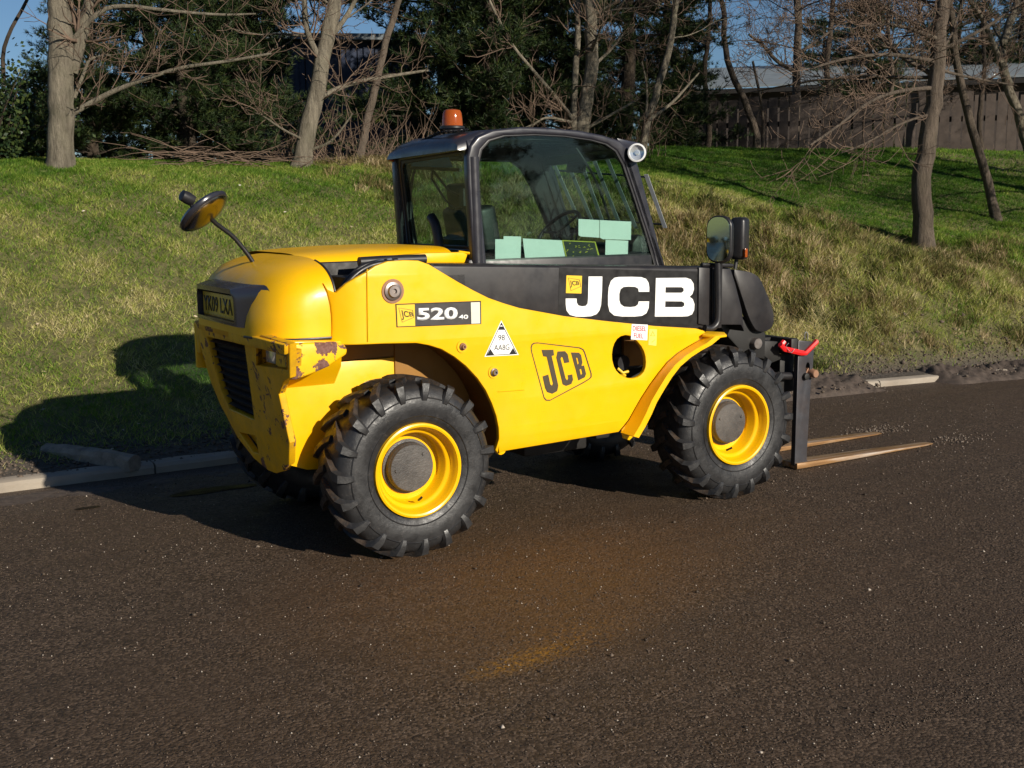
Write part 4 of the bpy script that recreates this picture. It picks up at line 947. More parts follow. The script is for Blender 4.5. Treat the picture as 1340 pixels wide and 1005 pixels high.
# recessed rear lamp
bm = bmesh.new(); q4 = [V3(onR(a, b)) for a, b in [(335, 454), (375, 462), (375, 484), (335, 478)]]
inn = [p-nn_*0.07 for p in q4]
vs = [bm.verts.new(p) for p in q4]; vi = [bm.verts.new(p) for p in inn]
for i in range(4): bm.faces.new((vs[i], vs[(i+1) % 4], vi[(i+1) % 4], vi[i]))
bm.faces.new(vi); bmesh.ops.recalc_face_normals(bm, faces=bm.faces[:]); finish('lamp_recess', bm, M['chip2'], rear, 0)
bm = bmesh.new(); q5 = [V3(onR(a, b))-nn_*0.03 for a, b in [(339, 458), (352, 461), (352, 479), (340, 476)]]; prism(bm, q5, -nn_*.03); finish('reversing_lamp', bm, M['lens'], rear, 30, bevel=.004)
bm = bmesh.new(); q5 = [V3(onR(a, b))-nn_*0.035 for a, b in [(353, 461), (372, 465), (372, 482), (353, 479)]]; prism(bm, q5, -nn_*.03); finish('tail_lamp', bm, simple('dark red lens', (.07, .008, .008), .2), rear, 30, bevel=.004)
bm = bmesh.new(); q5 = [V3(onR(a, b))-nn_*0.05 for a, b in [(308, 562), (336, 567), (341, 597), (328, 595)]]; prism(bm, q5, -nn_*.02); finish('slot_backing', bm, M['gap'], rear, 0)
# bumper wing: solid block wrapping the right rear corner
xr = -0.60
bm = bmesh.new()
ow = [V3(onp(a, b, 1, YP-.005)) for a, b in [(378, 452), (392, 449), (440, 447.5), (452, 451), (455, 458), (454, 464), (430, 480), (405, 491), (388, 497), (378, 497)]]
prism(bm, ow, (0, 0.17, 0)); finish('bumper_wing', bm, M['chip'], T_, 30, bevel=0.012, seg=3)
bm = bmesh.new()
pb = [V3(onR(a, b))+nn_*0.0 for a, b in [(304, 431), (378, 450), (378, 463), (318, 449), (304, 445)]]; prism(bm, pb, nn_*0.022); finish('bumper_edge', bm, M['chip2'], T_, 30, bevel=0.006)
bm = bmesh.new(); pb = [V3(onR(a, b)) for a, b in [(257, 419), (305, 431), (305, 441), (262, 430)]]; prism(bm, pb, nn_*0.010); finish('bumper_edge', bm, M['chip2'], T_, 30, bevel=0.005)
# left corner block
bm = bmesh.new(); prism(bm, [(-.60, .66, 1.05), (-.60, .66, .88), (-.33, .66, .98), (-.33, .66, 1.04)], (0, -.06, 0)); finish('bumper_wing', bm, M['chip2'], T_, 30, bevel=.01)
# deck on top of the counterweight (under the bonnet)
bm = bmesh.new(); prism(bm, [(-.62, .63, 1.03), (-.62, -.66, 1.045), (-.33, -.66, 1.03), (-.2, -.30, 1.03), (.5, -.30, 1.03), (.5, .64, 1.03)], (0, 0, .02)); finish('deck_plate', bm, M['yel'], T_, 30, bevel=.004)

# ---- bonnet (rounded shell), narrower where the boom passes
def sup(w, zb, zt, n=3.2, m_=56, y0=0.0, sl=0.0):
    out = []
    for i in range(m_+1):
        a = math.pi*i/m_; c, s = math.cos(a), math.sin(a)
        y = -w*math.copysign(abs(c)**(2/n), c); z = zb+(zt-zb)*abs(s)**(2/n); out.append((y+y0, z-0.02*(y/0.6)**2*(z-zb)/(zt-zb+1e-6)*0))
    return out
def loft(bm, secs, caps=(True, True), mi=0):
    rows = [[bm.verts.new(p) for p in s_] for s_ in secs]
    for a, b in zip(rows, rows[1:]):
        for j in range(len(a)-1): bm.faces.new((a[j], a[j+1], b[j+1], b[j]))
    if caps[0]: bm.faces.new(rows[0][::-1])
    if caps[1]: bm.faces.new(rows[-1])
    bmesh.ops.recalc_face_normals(bm, faces=bm.faces[:]); return rows
bm = bmesh.new(); secs = []
prof = [(-.350, .612, 1.420, 4.6), (-.40, .611, 1.414, 4.5), (-.46, .607, 1.402, 4.2), (-.52, .598, 1.380, 3.9), (-.575, .562, 1.342, 3.5), (-.612, .515, 1.300, 3.3), (-.640, .455, 1.252, 3.1), (-.658, .40, 1.20, 3.0), (-.668, .34, 1.15, 2.8)]
for x, w, zt, n_ in prof:
    s_ = sup(w, 1.065, zt, n_)
    secs.append([(x+(0.025*math.sin((z-1.065)*8.5) if x > -.36 else 0), y, z) for y, z in s_])
loft(bm, secs, (True, True)); bonnet = finish('bonnet', bm, M['yel'], T_, 32)
bm = bmesh.new(); secs = []
for x, zt in ((-.345, 1.427), (-.2, 1.437), (0, 1.445), (.2, 1.447), (.40, 1.446), (.48, 1.442)):
    s_ = sup(.455, 1.065, zt, 6.0, 56, .155); secs.append([(x, y, z) for y, z in s_])
loft(bm, secs, (False, True)); finish('bonnet_front', bm, M['yel'], bonnet, 32)
# rubber seal lines round the bonnet
bm = bmesh.new()
tube(bm, [(x-.002, -w-.001, 1.063) for x, w, zt, n_ in prof[::-1]], .006, 6)
ys_ = lambda z: -.612*max(0.0, 1-max(0.0, (z-1.065)/.36)**3.6)**(1/3.6)-.002
ys_ = lambda z: -.612*max(0.0, 1-max(0.0, (z-1.065)/.355)**4.6)**(1/4.6)-.0015
tube(bm, [(-.350+.025*math.sin((z-1.065)*8.5), ys_(z), z) for z in np.linspace(1.065, 1.405, 30)], .0055, 6)
finish('rubber_seal', bm, M['black'], bonnet, 60)
# dark slot and hoses between bonnet and boom pivot
bm = bmesh.new(); box(bm, (-.12, -.33, 1.21), (.42, .06, .36)); box(bm, (0.05, -.48, 1.20), (.62, .24, .26))
finish('boom_pivot_housing', bm, M['dark'], T_, 30, bevel=.01)
bm = bmesh.new()
tube(bm, smooth_loop([tuple(onp(a, b, 1, -.62)) for a, b in [(446, 384), (452, 374), (462, 362), (475, 352), (492, 345), (515, 343)]], 2, False), .013, 8)
tube(bm, smooth_loop([tuple(onp(a, b, 1, -.58)) for a, b in [(444, 380), (455, 366), (470, 350), (490, 343), (520, 341)]], 2, False), .012, 8)
finish('hydraulic_hose', bm, M['black'], T_, 60)
bm = bmesh.new(); tube(bm, [V3(onp(a, b, 1, -.60)) for a, b in [(492, 345.5), (502, 342.5)]], .014, 10); tube(bm, [V3(onp(a, b, 1, -.60)) for a, b in [(506, 342), (512, 341)]], .014, 10); finish('hose_fitting', bm, M['wire'], T_, 60)
bm = bmesh.new(); tube(bm, [V3(onp(a, b, 1, -.52)) for a, b in [(470, 343), (500, 341), (556, 339)]], .024, 14); finish('lift_cylinder', bm, M['black'], T_, 60)
# yellow shelf between bonnet and cab behind the boom
bm = bmesh.new(); prism(bm, [V3(onp(a, b, 1, -.40)) for a, b in [(500, 336), (560, 331), (606, 330), (612, 333), (608, 344), (500, 344)]], (0, .05, 0)); finish('boom_side_rail', bm, M['yel'], T_, 30, bevel=.004)
bm = bmesh.new(); tube(bm, [V3(onp(a, b, 1, -.37)) for a, b in [(600, 329.5), (614, 331.5)]], .008, 6); finish('rail_tip', bm, M['yel'], T_, 60)
# ---- number plate housing
XH = -0.735
def hx(a, b, x): return V3(onp(a, b, 0, x))
bm = bmesh.new()
oF = smooth_loop([(-.05, 0), (0, 0)], 0, False)
def rr(y0, y1, z0, z1, r, n=5):
    o = []
    for cy, cz, a0 in ((y1-r, z1-r, 0), (y0+r, z1-r, math.pi/2)):
        for i in range(n+1):
            a = a0+math.pi/2*i/n; o.append((cy+r*math.cos(a), cz+r*math.sin(a)))
    o += [(y0, z0), (y1, z0)]; return o
# sections from the bonnet outwards; y0 right (negative), y1 left
S1 = rr(-.50, .36, 1.09, 1.300, .10); S2 = rr(-.435, .33, 1.095, 1.296, .085); S3 = rr(-.315, .29, 1.105, 1.278, .06); S4 = rr(-.285, .265, 1.125, 1.255, .035); S5 = rr(-.28, .26, 1.128, 1.25, .03)
rows = []
for x, S in ((-.585, S1), (-.655, S2), (-.715, S3), (-.715, S4), (-.668, S5)): rows.append([bm.verts.new((x+ (0.03*abs(y/.33)**3 if x < -.6 else 0), y, z)) for y, z in S])
for a, b in zip(rows, rows[1:]):
    for j in range(len(a)): bm.faces.new((a[j], a[(j+1) % len(a)], b[(j+1) % len(a)], b[j]))
bm.faces.new(rows[-1]); bmesh.ops.recalc_face_normals(bm, faces=bm.faces[:])
ph = finish('number_plate_housing', bm, M['grey'], T_, 50)
bm = bmesh.new(); box(bm, (-.674, -.01, 1.188), (.006, .50, .108)); np_ = finish('number_plate', bm, M['plate'], ph, 30, bevel=.001)
xx = -.6785
finish('registration_lettering', text_bm('YK09 LXA', [(xx, .225, 1.225), (xx, -.215, 1.225), (xx, -.215, 1.150), (xx, .225, 1.150)], .001, .012), M['ink'], np_, 0)

# ---- decals
def toYd(cr, pts, y): return toY(crop(*cr, pts), y)
C8 = (680, 330, 4.7857); C7 = (500, 350, 4.4667)
def decal(name, loops, y, mat, parent, dep=.0012): return plateY(name, loops, y-dep/2, dep, mat, parent, 0, 0)
YD = YP+.002
# shield style mark on the side panel
LT = -.6805; YF = YP+0.0005
out_ = [(90, 567), (112, 565), (378, 596), (400, 607), (410, 625), (452, 760), (452, 782), (440, 795), (400, 820), (190, 931), (165, 930), (152, 915), (72, 620), (70, 595), (76, 576)]
ctr = np.array([262, 745]); inn_ = [tuple(np.array(p)+(ctr-np.array(p))*(7.5/np.linalg.norm(ctr-np.array(p)))) for p in out_]
YS = YP+0.002-0.0005
mark = decal('brand_outline', [toYd(C8, out_, YP), toYd(C8, inn_, YP)], YP+.0015, M['ink2'], panel)
Jm = [(138, 612), (212, 611), (216, 646), (201, 650), (243, 835), (236, 870), (205, 887), (172, 876), (160, 850), (144, 778), (180, 766), (193, 828), (204, 836), (209, 822), (170, 655), (148, 652)]
Cm = [(238, 622), (285, 620), (302, 640), (312, 690), (280, 695), (271, 660), (262, 655), (257, 668), (289, 792), (299, 803), (305, 788), (301, 771), (330, 765), (335, 800), (324, 826), (292, 838), (270, 828), (230, 660)]
Bm = [(322, 628), (372, 629), (386, 645), (394, 692), (388, 712), (404, 709), (417, 762), (408, 784), (368, 804), (350, 730), (345, 715)]
Bh1 = [(354, 660), (363, 662), (371, 695), (364, 705)]; Bh2 = [(376, 735), (386, 730), (393, 760), (384, 770)]
for nm, lp in (('letter_j', [Jm]), ('letter_c', [Cm]), ('letter_b', [Bm, Bh1, Bh2])): decal('brand_letter', [toYd(C8, l_, YP) for l_ in lp], YP+.0015, M['ink2'], panel)
# model plate 520-40
dpl = decal('model_decal', [smooth_loop(toYd(C7, [(78, 213), (578, 195), (580, 330), (85, 350)], YP), 0)], YP+.0012, M['ink'], panel)
decal('decal_field', [toYd(C7, [(84, 219), (190, 215), (193, 341), (90, 345)], YP)], YP-.0002, M['decaly'], dpl)
decal('decal_field', [toYd(C7, [(192, 214), (514, 203), (517, 331), (195, 341)], YP)], YP-.0002, M['decalg'], dpl)
decal('decal_field', [toYd(C7, [(518, 204), (571, 202), (573, 327), (521, 329)], YP)], YP-.0002, M['pale'], dpl)
def qC7(q_, y): return [V3(onp(*crop(*C7, [p])[0], 1, y)) for p in q_]
finish('model_number', text_bm('520', qC7([(205, 237), (442, 231), (442, 303), (205, 310)], YP-.0016), .0008, .035), M['white'], dpl, 0)
finish('model_suffix', text_bm('40', qC7([(447, 277), (503, 275), (503, 301), (447, 303)], YP-.0016), .0008, .03), M['white'], dpl, 0)
finish('small_brand', text_bm('JCB', qC7([(106, 248), (180, 262), (184, 292), (118, 308)], YP-.0016), .0008, .02), M['ink2'], dpl, 0)
o1 = [(95, 235), (178, 249), (186, 292), (116, 321)]; cc = np.array([143, 274]); i1 = [tuple(np.array(p)+(cc-np.array(p))*(3/np.linalg.norm(cc-np.array(p)))) for p in o1]
decal('small_outline', [toYd(C7, o1, YP), toYd(C7, i1, YP)], YP-.0016, M['ink2'], dpl)
# triangle sticker
tri = [(697, 309), (799, 511), (598, 522)]; ct = np.array([698, 450])
def shr(pts, c, f_): return [tuple(np.array(p)*(1-f_)+np.array(c)*f_) for p in pts]
ts = decal('triangle_sticker', [toYd(C7, tri, YP)], YP+.0012, M['white'], panel)
decal('sticker_border', [toYd(C7, shr(tri, ct, .08), YP), toYd(C7, shr(tri, ct, .13), YP)], YP-.0002, M['ink'], ts)
for q_ in ([(697, 325), (704, 338), (690, 338)], [(690, 345), (705, 345), (716, 364), (679, 364)], [(612, 512), (632, 476), (655, 511)], [(742, 508), (765, 470), (785, 506)]): decal('sticker_corner', [toYd(C7, q_, YP)], YP-.0004, M['ink'], ts)
finish('sticker_text', text_bm('98', qC7([(679, 394), (717, 392), (717, 426), (679, 428)], YP-.0004), .0006, .0), M['ink'], ts, 0)
finish('sticker_text', text_bm('AA8G', qC7([(655, 452), (744, 449), (744, 482), (655, 485)], YP-.0004), .0006, .0), M['ink'], ts, 0)
def qC8(q_, y): return [V3(onp(*crop(*C8, [p])[0], 1, y)) for p in q_]
ds = decal('fuel_sticker', [toYd(C8, [(703, 450), (803, 454), (799, 552), (697, 546)], YP)], YP+.0012, M['white'], panel)
finish('sticker_text', text_bm('DIESEL', qC8([(709, 461), (793, 465), (792, 496), (708, 491)], YP-.0004), .0006, .01), M['redink'], ds, 0)
finish('sticker_text', text_bm('FUEL', qC8([(716, 507), (776, 511), (775, 541), (715, 537)], YP-.0004), .0006, .01), M['redink'], ds, 0)
ws = decal('warning_sticker', [toYd(C8, [(812, 481), (860, 484), (856, 586), (806, 581)], YP)], YP+.0012, simple('pale yellow sticker', (.80, .66, .12), .5), panel)
decal('warning_mark', [toYd(C8, [(834, 492), (850, 526), (816, 524)], YP), toYd(C8, [(834, 502), (843, 521), (824, 520)], YP)], YP-.0002, M['yink'], ws)
decal('warning_mark', [toYd(C8, [(826, 562), (846, 545), (849, 550), (829, 567)], YP)], YP-.0002, M['yink'], ws)
# bolts and boom pivot pin on the panel
def washer_bolt(name, px, py, r, mat):
    c = V3(onp(px, py, 1, YP)); bm = bmesh.new()
    lathe(bm, [(r*1.0, .004), (r, -.010), (r*.72, -.013), (r*.62, -.024), (r*.3, -.024), (r*.24, -.014), (0, -.014)], c, (0, 1, 0), 28); return finish(name, bm, mat, T_, 35)
washer_bolt('boom_pivot_pin', 513.5, 381, .042, M['steel'])
bm = bmesh.new(); c = V3(onp(514, 381, 1, YP)); lathe(bm, [(.056, .002), (.056, -.003), (.042, -.003)], c, (0, 1, 0), 30); finish('pin_collar', bm, M['rustpin'], T_, 30)
washer_bolt('panel_bolt', 605, 453.5, .017, M['rustpin']); washer_bolt('panel_bolt', 646, 487, .020, M['steel'])
for a, b in ((605, 453.5), (646, 487)):
    bm = bmesh.new(); c = V3(onp(a, b, 1, YP)); lathe(bm, [(.030, .001), (.030, -.003), (.018, -.003)], c, (0, 1, 0), 24); finish('washer', bm, M['yel'], T_, 30)
bm = bmesh.new(); tube(bm, [V3(onp(480.5, 352, 1, YP-.003)), V3(onp(481.5, 447, 1, YP-.003))], .0022, 5); finish('panel_weld', bm, M['yel'], T_, 0)
bm = bmesh.new(); tube(bm, [V3(onp(652, 512.5, 1, YP-.001)), V3(onp(686, 510, 1, YP-.001))], .0022, 5); finish('panel_weld', bm, M['yel'], T_, 0)

# ---- boom
YB = -.60
bt_ = [(546, 337.5), (640, 340), (735, 343.5), (905, 349.5), (925, 350.5), (925, 436), (905, 440), (735, 418), (640, 405), (560, 380)]
def PB(a, b): return PY(a, b, YB)
top = [PB(556, 341), PB(735, 352), PB(905, 359), PB(946, 361)]
bm = bmesh.new()
zt_ = lambda x: 1.380-(x-.10)*0.0445      # top edge of the boom
bx0, bx1 = .10, 2.0
sec = lambda x: [(x, YB, zt_(x)-.012), (x, YB+.012, zt_(x)), (x, YB+.215, zt_(x)), (x, YB+.225, zt_(x)-.012), (x, YB+.225, zt_(x)-.34), (x, YB, zt_(x)-.34)]
rows = [[bm.verts.new(p) for p in sec(x)] for x in np.linspace(bx0, bx1, 12)]
for a, b in zip(rows, rows[1:]):
    for j in range(6): bm.faces.new((a[j], a[(j+1) % 6], b[(j+1) % 6], b[j]))
bm.faces.new(rows[0][::-1]); bm.faces.new(rows[-1]); bmesh.ops.recalc_face_normals(bm, faces=bm.faces[:])
boom = finish('boom', bm, M['boom'], T_, 25, bevel=.004)
dk = decal('brand_panel', [toYd(C8, [(247, 98), (1130, 121), (1124, 462), (240, 395)], YB)], YB, M['ink'], boom)
Jb = smooth_loop([(430, 152), (516, 152), (514, 240), (508, 330), (498, 365), (480, 388), (445, 401), (400, 404), (350, 403), (312, 392), (292, 365), (287, 325), (287, 290), (355, 290), (356, 315), (366, 333), (390, 339), (412, 336), (424, 322), (427, 290)], 0)
Cb = [(620, 155), (700, 154), (760, 156), (790, 167), (805, 190), (810, 220), (810, 248), (744, 248), (741, 228), (722, 217), (680, 215), (648, 218), (630, 232), (622, 262), (622, 300), (630, 325), (652, 341), (690, 344), (724, 340), (740, 326), (744, 308), (809, 308), (806, 350), (792, 382), (765, 398), (720, 403), (640, 403), (590, 396), (562, 372), (552, 330), (552, 270), (556, 220), (570, 180), (592, 160)]
Bb = [(852, 162), (1040, 160), (1070, 170), (1087, 196), (1090, 232), (1080, 262), (1062, 279), (1082, 294), (1093, 325), (1091, 362), (1078, 389), (1050, 401), (1015, 403), (845, 403)]
Bb1 = [(912, 219), (1012, 219), (1025, 227), (1026, 244), (1012, 254), (911, 254)]; Bb2 = [(910, 307), (1014, 308), (1029, 317), (1030, 334), (1016, 344), (909, 344)]
for lp in ([Jb], [Cb], [Bb, Bb1, Bb2]): decal('brand_letter', [toYd(C8, l_, YB) for l_ in lp], YB-.0014, M['white'], boom)
sq = decal('brand_square', [toYd(C8, [(292, 145), (389, 148), (385, 259), (288, 256)], YB)], YB-.0014, M['decaly'], boom)
finish('small_brand', text_bm('JCB', qC8([(312, 176), (372, 182), (374, 212), (318, 222)], YB-.0028), .0008, .02), M['ink2'], sq, 0)
o1 = [(302, 160), (374, 172), (382, 215), (318, 242)]; cc = np.array([345, 198]); i1 = [tuple(np.array(p)+(cc-np.array(p))*(3/np.linalg.norm(cc-np.array(p)))) for p in o1]
decal('small_outline', [toYd(C8, o1, YB), toYd(C8, i1, YB)], YB-.0028, M['ink2'], sq)
bm = bmesh.new(); lathe(bm, [(0, -.006), (.009, -.006), (.009, .002)], V3(onp(565, 348, 1, YB)), (0, 1, 0), 6); finish('boom_bolt', bm, M['black'], boom, 30)
# boom head: end collar, hose tube, gusset and gooseneck
bm = bmesh.new(); prism(bm, [V3(onp(a, b, 1, YB-.012)) for a, b in [(915, 350), (929, 350.5), (928, 427), (914, 424)]], (0, .25, 0)); finish('boom_end_collar', bm, M['boom'], T_, 30, bevel=.004)
bm = bmesh.new(); tube(bm, smooth_loop([tuple(onp(a, b, 1, -.645)) for a, b in [(939, 344), (940, 380), (940, 415), (938, 425), (930, 431), (922, 429)]], 2, False), .019, 12)
tube(bm, [V3(onp(933, 352, 1, -.60)), V3(onp(933, 424, 1, -.60))], .012, 8); finish('hose_guard_tube', bm, M['black'], T_, 60)
bm = bmesh.new(); prism(bm, [V3(onp(a, b, 1, -.58)) for a, b in [(941, 349), (956, 351), (962, 370), (971, 405), (974, 434), (970, 425), (936, 425)]], (0, .22, 0)); finish('boom_head_plate', bm, M['boom'], T_, 30, bevel=.004)
gn = smooth_loop([(958, 352), (972, 354), (986, 357), (995, 364), (1003, 382), (1011, 402), (1014, 418), (1010, 430), (1000, 435), (990, 433), (984, 424), (978, 410), (970, 385)], 1)
bm = bmesh.new(); prism(bm, [V3(onp(a, b, 1, -.50)) for a, b in gn], (0, .05, 0)); finish('gooseneck_plate', bm, M['boom'], T_, 30, bevel=.005)
bm = bmesh.new(); box(bm, (2.27, -.36, 1.10), (.22, .18, .18)); prism(bm, [V3(onp(a, b, 1, -.46)) for a, b in [(940, 424), (985, 415), (1002, 436), (1001, 470), (975, 465), (952, 440)]], (0, .22, 0)); finish('boom_nose', bm, M['dark'], T_, 30, bevel=.006)
bm = bmesh.new(); lathe(bm, [(0, -.035), (.03, -.035), (.034, -.03), (.034, .2)], V3(onp(987, 449, 1, -.46)), (0, 1, 0), 20); finish('carriage_pin', bm, M['steel'], T_, 40)

# ---- fork carriage and forks
bm = bmesh.new()
prism(bm, [V3(onp(a, b, 1, -.36)) for a, b in [(1000, 446), (1018, 447), (1022, 470), (1010, 475), (1000, 466)]], (0, .10, 0))
xC = 2.80
box(bm, (xC-.03, -.13, .775), (.055, .55, .10)); box(bm, (xC-.03, -.06, .655), (.05, .50, .07))
box(bm, (xC-.14, -.20, .72), (.18, .06, .20)); box(bm, (xC-.14, .0, .72), (.18, .06, .20)); box(bm, (xC-.035, .18, .64), (.05, .05, .44))
tube(bm, [(2.86, -.43, .585), (2.86, .20, .585)], .022, 12); box(bm, (2.80, .16, .62), (.10, .03, .30)); box(bm, (2.80, -.30, .60), (.12, .03, .24))
finish('fork_carriage', bm, M['dark'], T_, 30, bevel=.004)
bm = bmesh.new(); tube(bm, [(2.60, -.16, .60), (2.82, -.16, .57)], .028, 12); finish('tilt_link', bm, M['black'], T_, 40)
bm = bmesh.new(); tube(bm, [(2.64, -.35, .60), (2.80, -.35, .585)], .024, 12); finish('tilt_link', bm, M['black'], T_, 40)
bm = bmesh.new(); lathe(bm, [(0, -.05), (.022, -.05), (.026, -.045), (.026, 0), (.036, 0), (.036, .03)], (2.915, -.40, .60), (0, 1, 0), 18); finish('fork_pin', bm, M['rustpin'], T_, 40)
def fork(yc, name='fork'):
    h = .055
    sp = [(2.80, .812), (2.935, .795), (2.93, .64), (2.915, .50), (2.90, .10), (2.90, .05), (2.92, .035), (2.81, .012), (2.795, .03), (2.795, .10)]
    holes = [[(2.885+.018*math.cos(a), .635+.035*math.sin(a)) for a in np.linspace(0, 2*math.pi, 16, endpoint=False)]]
    fk = plateY(name, [sp]+holes, yc-.03, .036, M['blksteel'], T_, .003)
    bm = bmesh.new(); w0, w1 = .065, .045; L0, L1 = 2.80, 4.12
    rows = []
    for t in np.linspace(0, 1, 14):
        x = L0+(L1-L0)*t; w = (w0+(w1-w0)*t)*(1 if t < .97 else .7); zt = .042-(.030*t); zt = max(zt, .011)
        rows.append([bm.verts.new((x, yc-w, .006)), bm.verts.new((x, yc-w, zt)), bm.verts.new((x, yc+w, zt)), bm.verts.new((x, yc+w, .006))])
    for a, b in zip(rows, rows[1:]):
        for j in range(4): bm.faces.new((a[j], a[(j+1) % 4], b[(j+1) % 4], b[j]))
    bm.faces.new(rows[0][::-1]); bm.faces.new(rows[-1]); bmesh.ops.recalc_face_normals(bm, faces=bm.faces[:])
    finish('fork_blade', bm, M['fork'], fk, 30, bevel=.002)
fork(-.36); fork(.08)
# red locking bar with wire clip
bm = bmesh.new()
for dy in (0, .02):
    tube(bm, [V3(onp(a, b+dy*60, 1, -.40-dy)) for a, b in [(1021, 450), (1026, 456), (1048, 461), (1054, 461), (1069, 446)]], .015, 6)
tube(bm, [V3(onp(1021, 453, 1, -.39)), V3(onp(1026, 447, 1, -.39))], .017, 8); finish('red_locking_bar', bm, M['red'], T_, 30)
bm = bmesh.new(); tube(bm, smooth_loop([tuple(onp(a, b, 1, -.44)) for a, b in [(1032, 449), (1028, 453), (1033, 460), (1036, 462), (1040, 456)]], 1, False), .0022, 5)
tube(bm, smooth_loop([tuple(onp(a, b, 1, -.38)) for a, b in [(1053, 444), (1053, 436), (1055, 434), (1057, 436), (1057, 444)]], 1, False), .003, 5); finish('wire_clip', bm, M['wire'], T_, 40)

# ---- cab
YG = -.35; YL = .52
co = [(620, 352), (617, 300), (613, 240), (612, 205), (616, 190), (626, 178), (645, 170), (680, 166), (720, 167), (760, 171), (790, 177), (812, 184), (826, 197), (836, 217), (850, 270), (862, 318), (872, 352)]
ci = [(634, 350), (629, 300), (625, 240), (625, 212), (629, 195), (640, 183), (660, 177), (700, 175.5), (740, 177.5), (775, 182.5), (795, 188), (808, 197), (818, 215), (834, 262), (848, 305), (861, 350)]
Lo, Li = toY(co, YG), toY(ci, YG)
cabR = plateY('cab_side_frame', [Lo, Li], YG+.025, .05, M['cab'], T_, .012)
gl = lambda nm, loops, y, **k: plateY(nm, loops, y, .004, M['glass'], T_, 0, 0, **k)
def grow_loop(L_, s_): c = np.mean(L_, 0); return [tuple(c+(np.array(p)-c)*s_) for p in L_]
gR = gl('side_window', [grow_loop(Li, 1.015)], YG+.014)
bm = plate_bm([grow_loop(Li, 1.005), grow_loop(Li, .968)], lambda u, v, w: (u, YG+.012+w, v), .012, .003); finish('window_rubber', bm, M['black'], T_, 40)
# left side (door) frame, thicker posts
Lo2 = [(x, z) for x, z in Lo]
door = [(.66, 1.40), (.63, 1.62), (.615, 1.80), (.64, 1.88), (.80, 1.905), (1.30, 1.905), (1.37, 1.86), (1.435, 1.765), (1.52, 1.595), (1.60, 1.43), (1.60, 1.38)]
qtr = [(1.38, 1.36), (1.30, 1.60), (1.23, 1.80), (1.26, 1.86), (1.38, 1.85), (1.46, 1.80), (1.60, 1.50), (1.66, 1.34)]
plateY('cab_side_frame', [Lo2, door], YL-.02, .05, M['cab'], T_, .012)
gl('side_window', [grow_loop(door, 1.02)], YL-.02)
# lower cab body
bm = bmesh.new(); box(bm, (1.12, .09, 1.21), (1.20, .86, .34)); finish('cab_body', bm, M['black'], T_, 30, bevel=.02)
# rear wall: posts follow the side frame, window between
xb0, xb1 = Lo[0][0], Lo[4][0]
def rearx(z): 
    z0, z1 = 1.35, 1.90; return .585+(.535-.585)*(z-z0)/(z1-z0)
def mapRear(off=0.0): return lambda u, v, w: (rearx(v)+w+off, -u, v)
ro = [(-YL, 1.28), (-YL-.005, 1.86), (-YL+.02, 1.93), (-.2, 1.955), (-YG-.03, 1.975), (-YG-.005, 1.93), (-YG-.005, 1.28)]
ri = [(-YL+.055, 1.445), (-YL+.055, 1.875), (-YL+.08, 1.90), (-YG-.085, 1.925), (-YG-.06, 1.90), (-YG-.06, 1.445), (-YG-.08, 1.425), (-YL+.075, 1.425)]
finish('cab_rear_frame', plate_bm([ro, ri], mapRear(.02), .04, .008), M['cab'], T_, 35)
finish('rear_window', plate_bm([grow_loop(ri, 1.03)], mapRear(.02), .004, 0), M['glass'], T_, 0)
bm = plate_bm([grow_loop(ri, 1.01), grow_loop(ri, .93)], mapRear(.012), .012, .003); finish('window_rubber', bm, M['black'], T_, 40)
# near rear post, rounded
bm = bmesh.new(); tube(bm, [(Lo[0][0]+.03, YG+.02, 1.34), (Lo[1][0]+.035, YG+.02, Lo[1][1]), (Lo[3][0]+.04, YG+.02, Lo[3][1])], .032, 14); finish('cab_corner_post', bm, M['cab'], T_, 60)
# windscreen and front frame
wsl = lambda z: 1.515+(1.966-z)*.4217
fo = [(-YL, 1.30), (-YL, 1.88), (-YL+.05, 1.93), (-YG-.05, 1.95), (-YG, 1.90), (-YG, 1.30)]
fi = [(-YL+.05, 1.33), (-YL+.05, 1.85), (-YL+.08, 1.88), (-YG-.08, 1.90), (-YG-.05, 1.87), (-YG-.05, 1.33)]
finish('windscreen_frame', plate_bm([fo, fi], lambda u, v, w: (wsl(v)+w-.03, -u, v), .04, .006), M['cab'], T_, 35)
finish('windscreen', plate_bm([grow_loop(fi, 1.02)], lambda u, v, w: (wsl(v)+w-.03, -u, v), .004, 0), M['glass'], T_, 0)
# roof: crowned slab
bm = bmesh.new(); secs = []
for x, zc, yw in ((.475, 1.935, 0.0), (.48, 1.965, .0), (.52, 2.0, .01), (.62, 2.03, .0), (.85, 2.048, 0), (1.10, 2.048, 0), (1.30, 2.030, 0), (1.42, 2.005, 0), (1.50, 1.975, 0), (1.54, 1.945, 0)):
    s_ = []
    y0, y1 = YG+.028, YL-.028
    lower = 1.925 if x < .56 else (2.0 if x < 1.35 else 1.94)
    zc2 = max(zc, lower+.004)
    for t, dz in ((0, -1.0), (.004, -.55), (.02, -.25), (.06, -.07), (.15, 0), (.35, .006), (.5, .008), (.65, .006), (.85, -.012), (.93, -.05), (.975, -.25), (.995, -.6), (1, -1.0)):
        z = zc2-0.018*t+ (dz*(zc2-lower) if dz < 0 else dz) ; s_.append((x, y0+(y1-y0)*t, max(z, lower-.03*t)))
    secs.append(s_)
rows = loft(bm, secs, (True, True)); 
roof = finish('cab_roof', bm, M['cab'], T_, 40)
bm = bmesh.new(); box(bm, (.98, .085, 1.992), (.84, .78, .012)); finish('headlining', bm, M['seat'], T_, 0)
for i in range(6):
    bm = bmesh.new(); box(bm, (1.18, -.20+i*.11, 1.975), (.36, .018, .008)); finish('roof_guard_bar', bm, M['grey'], T_, 0)
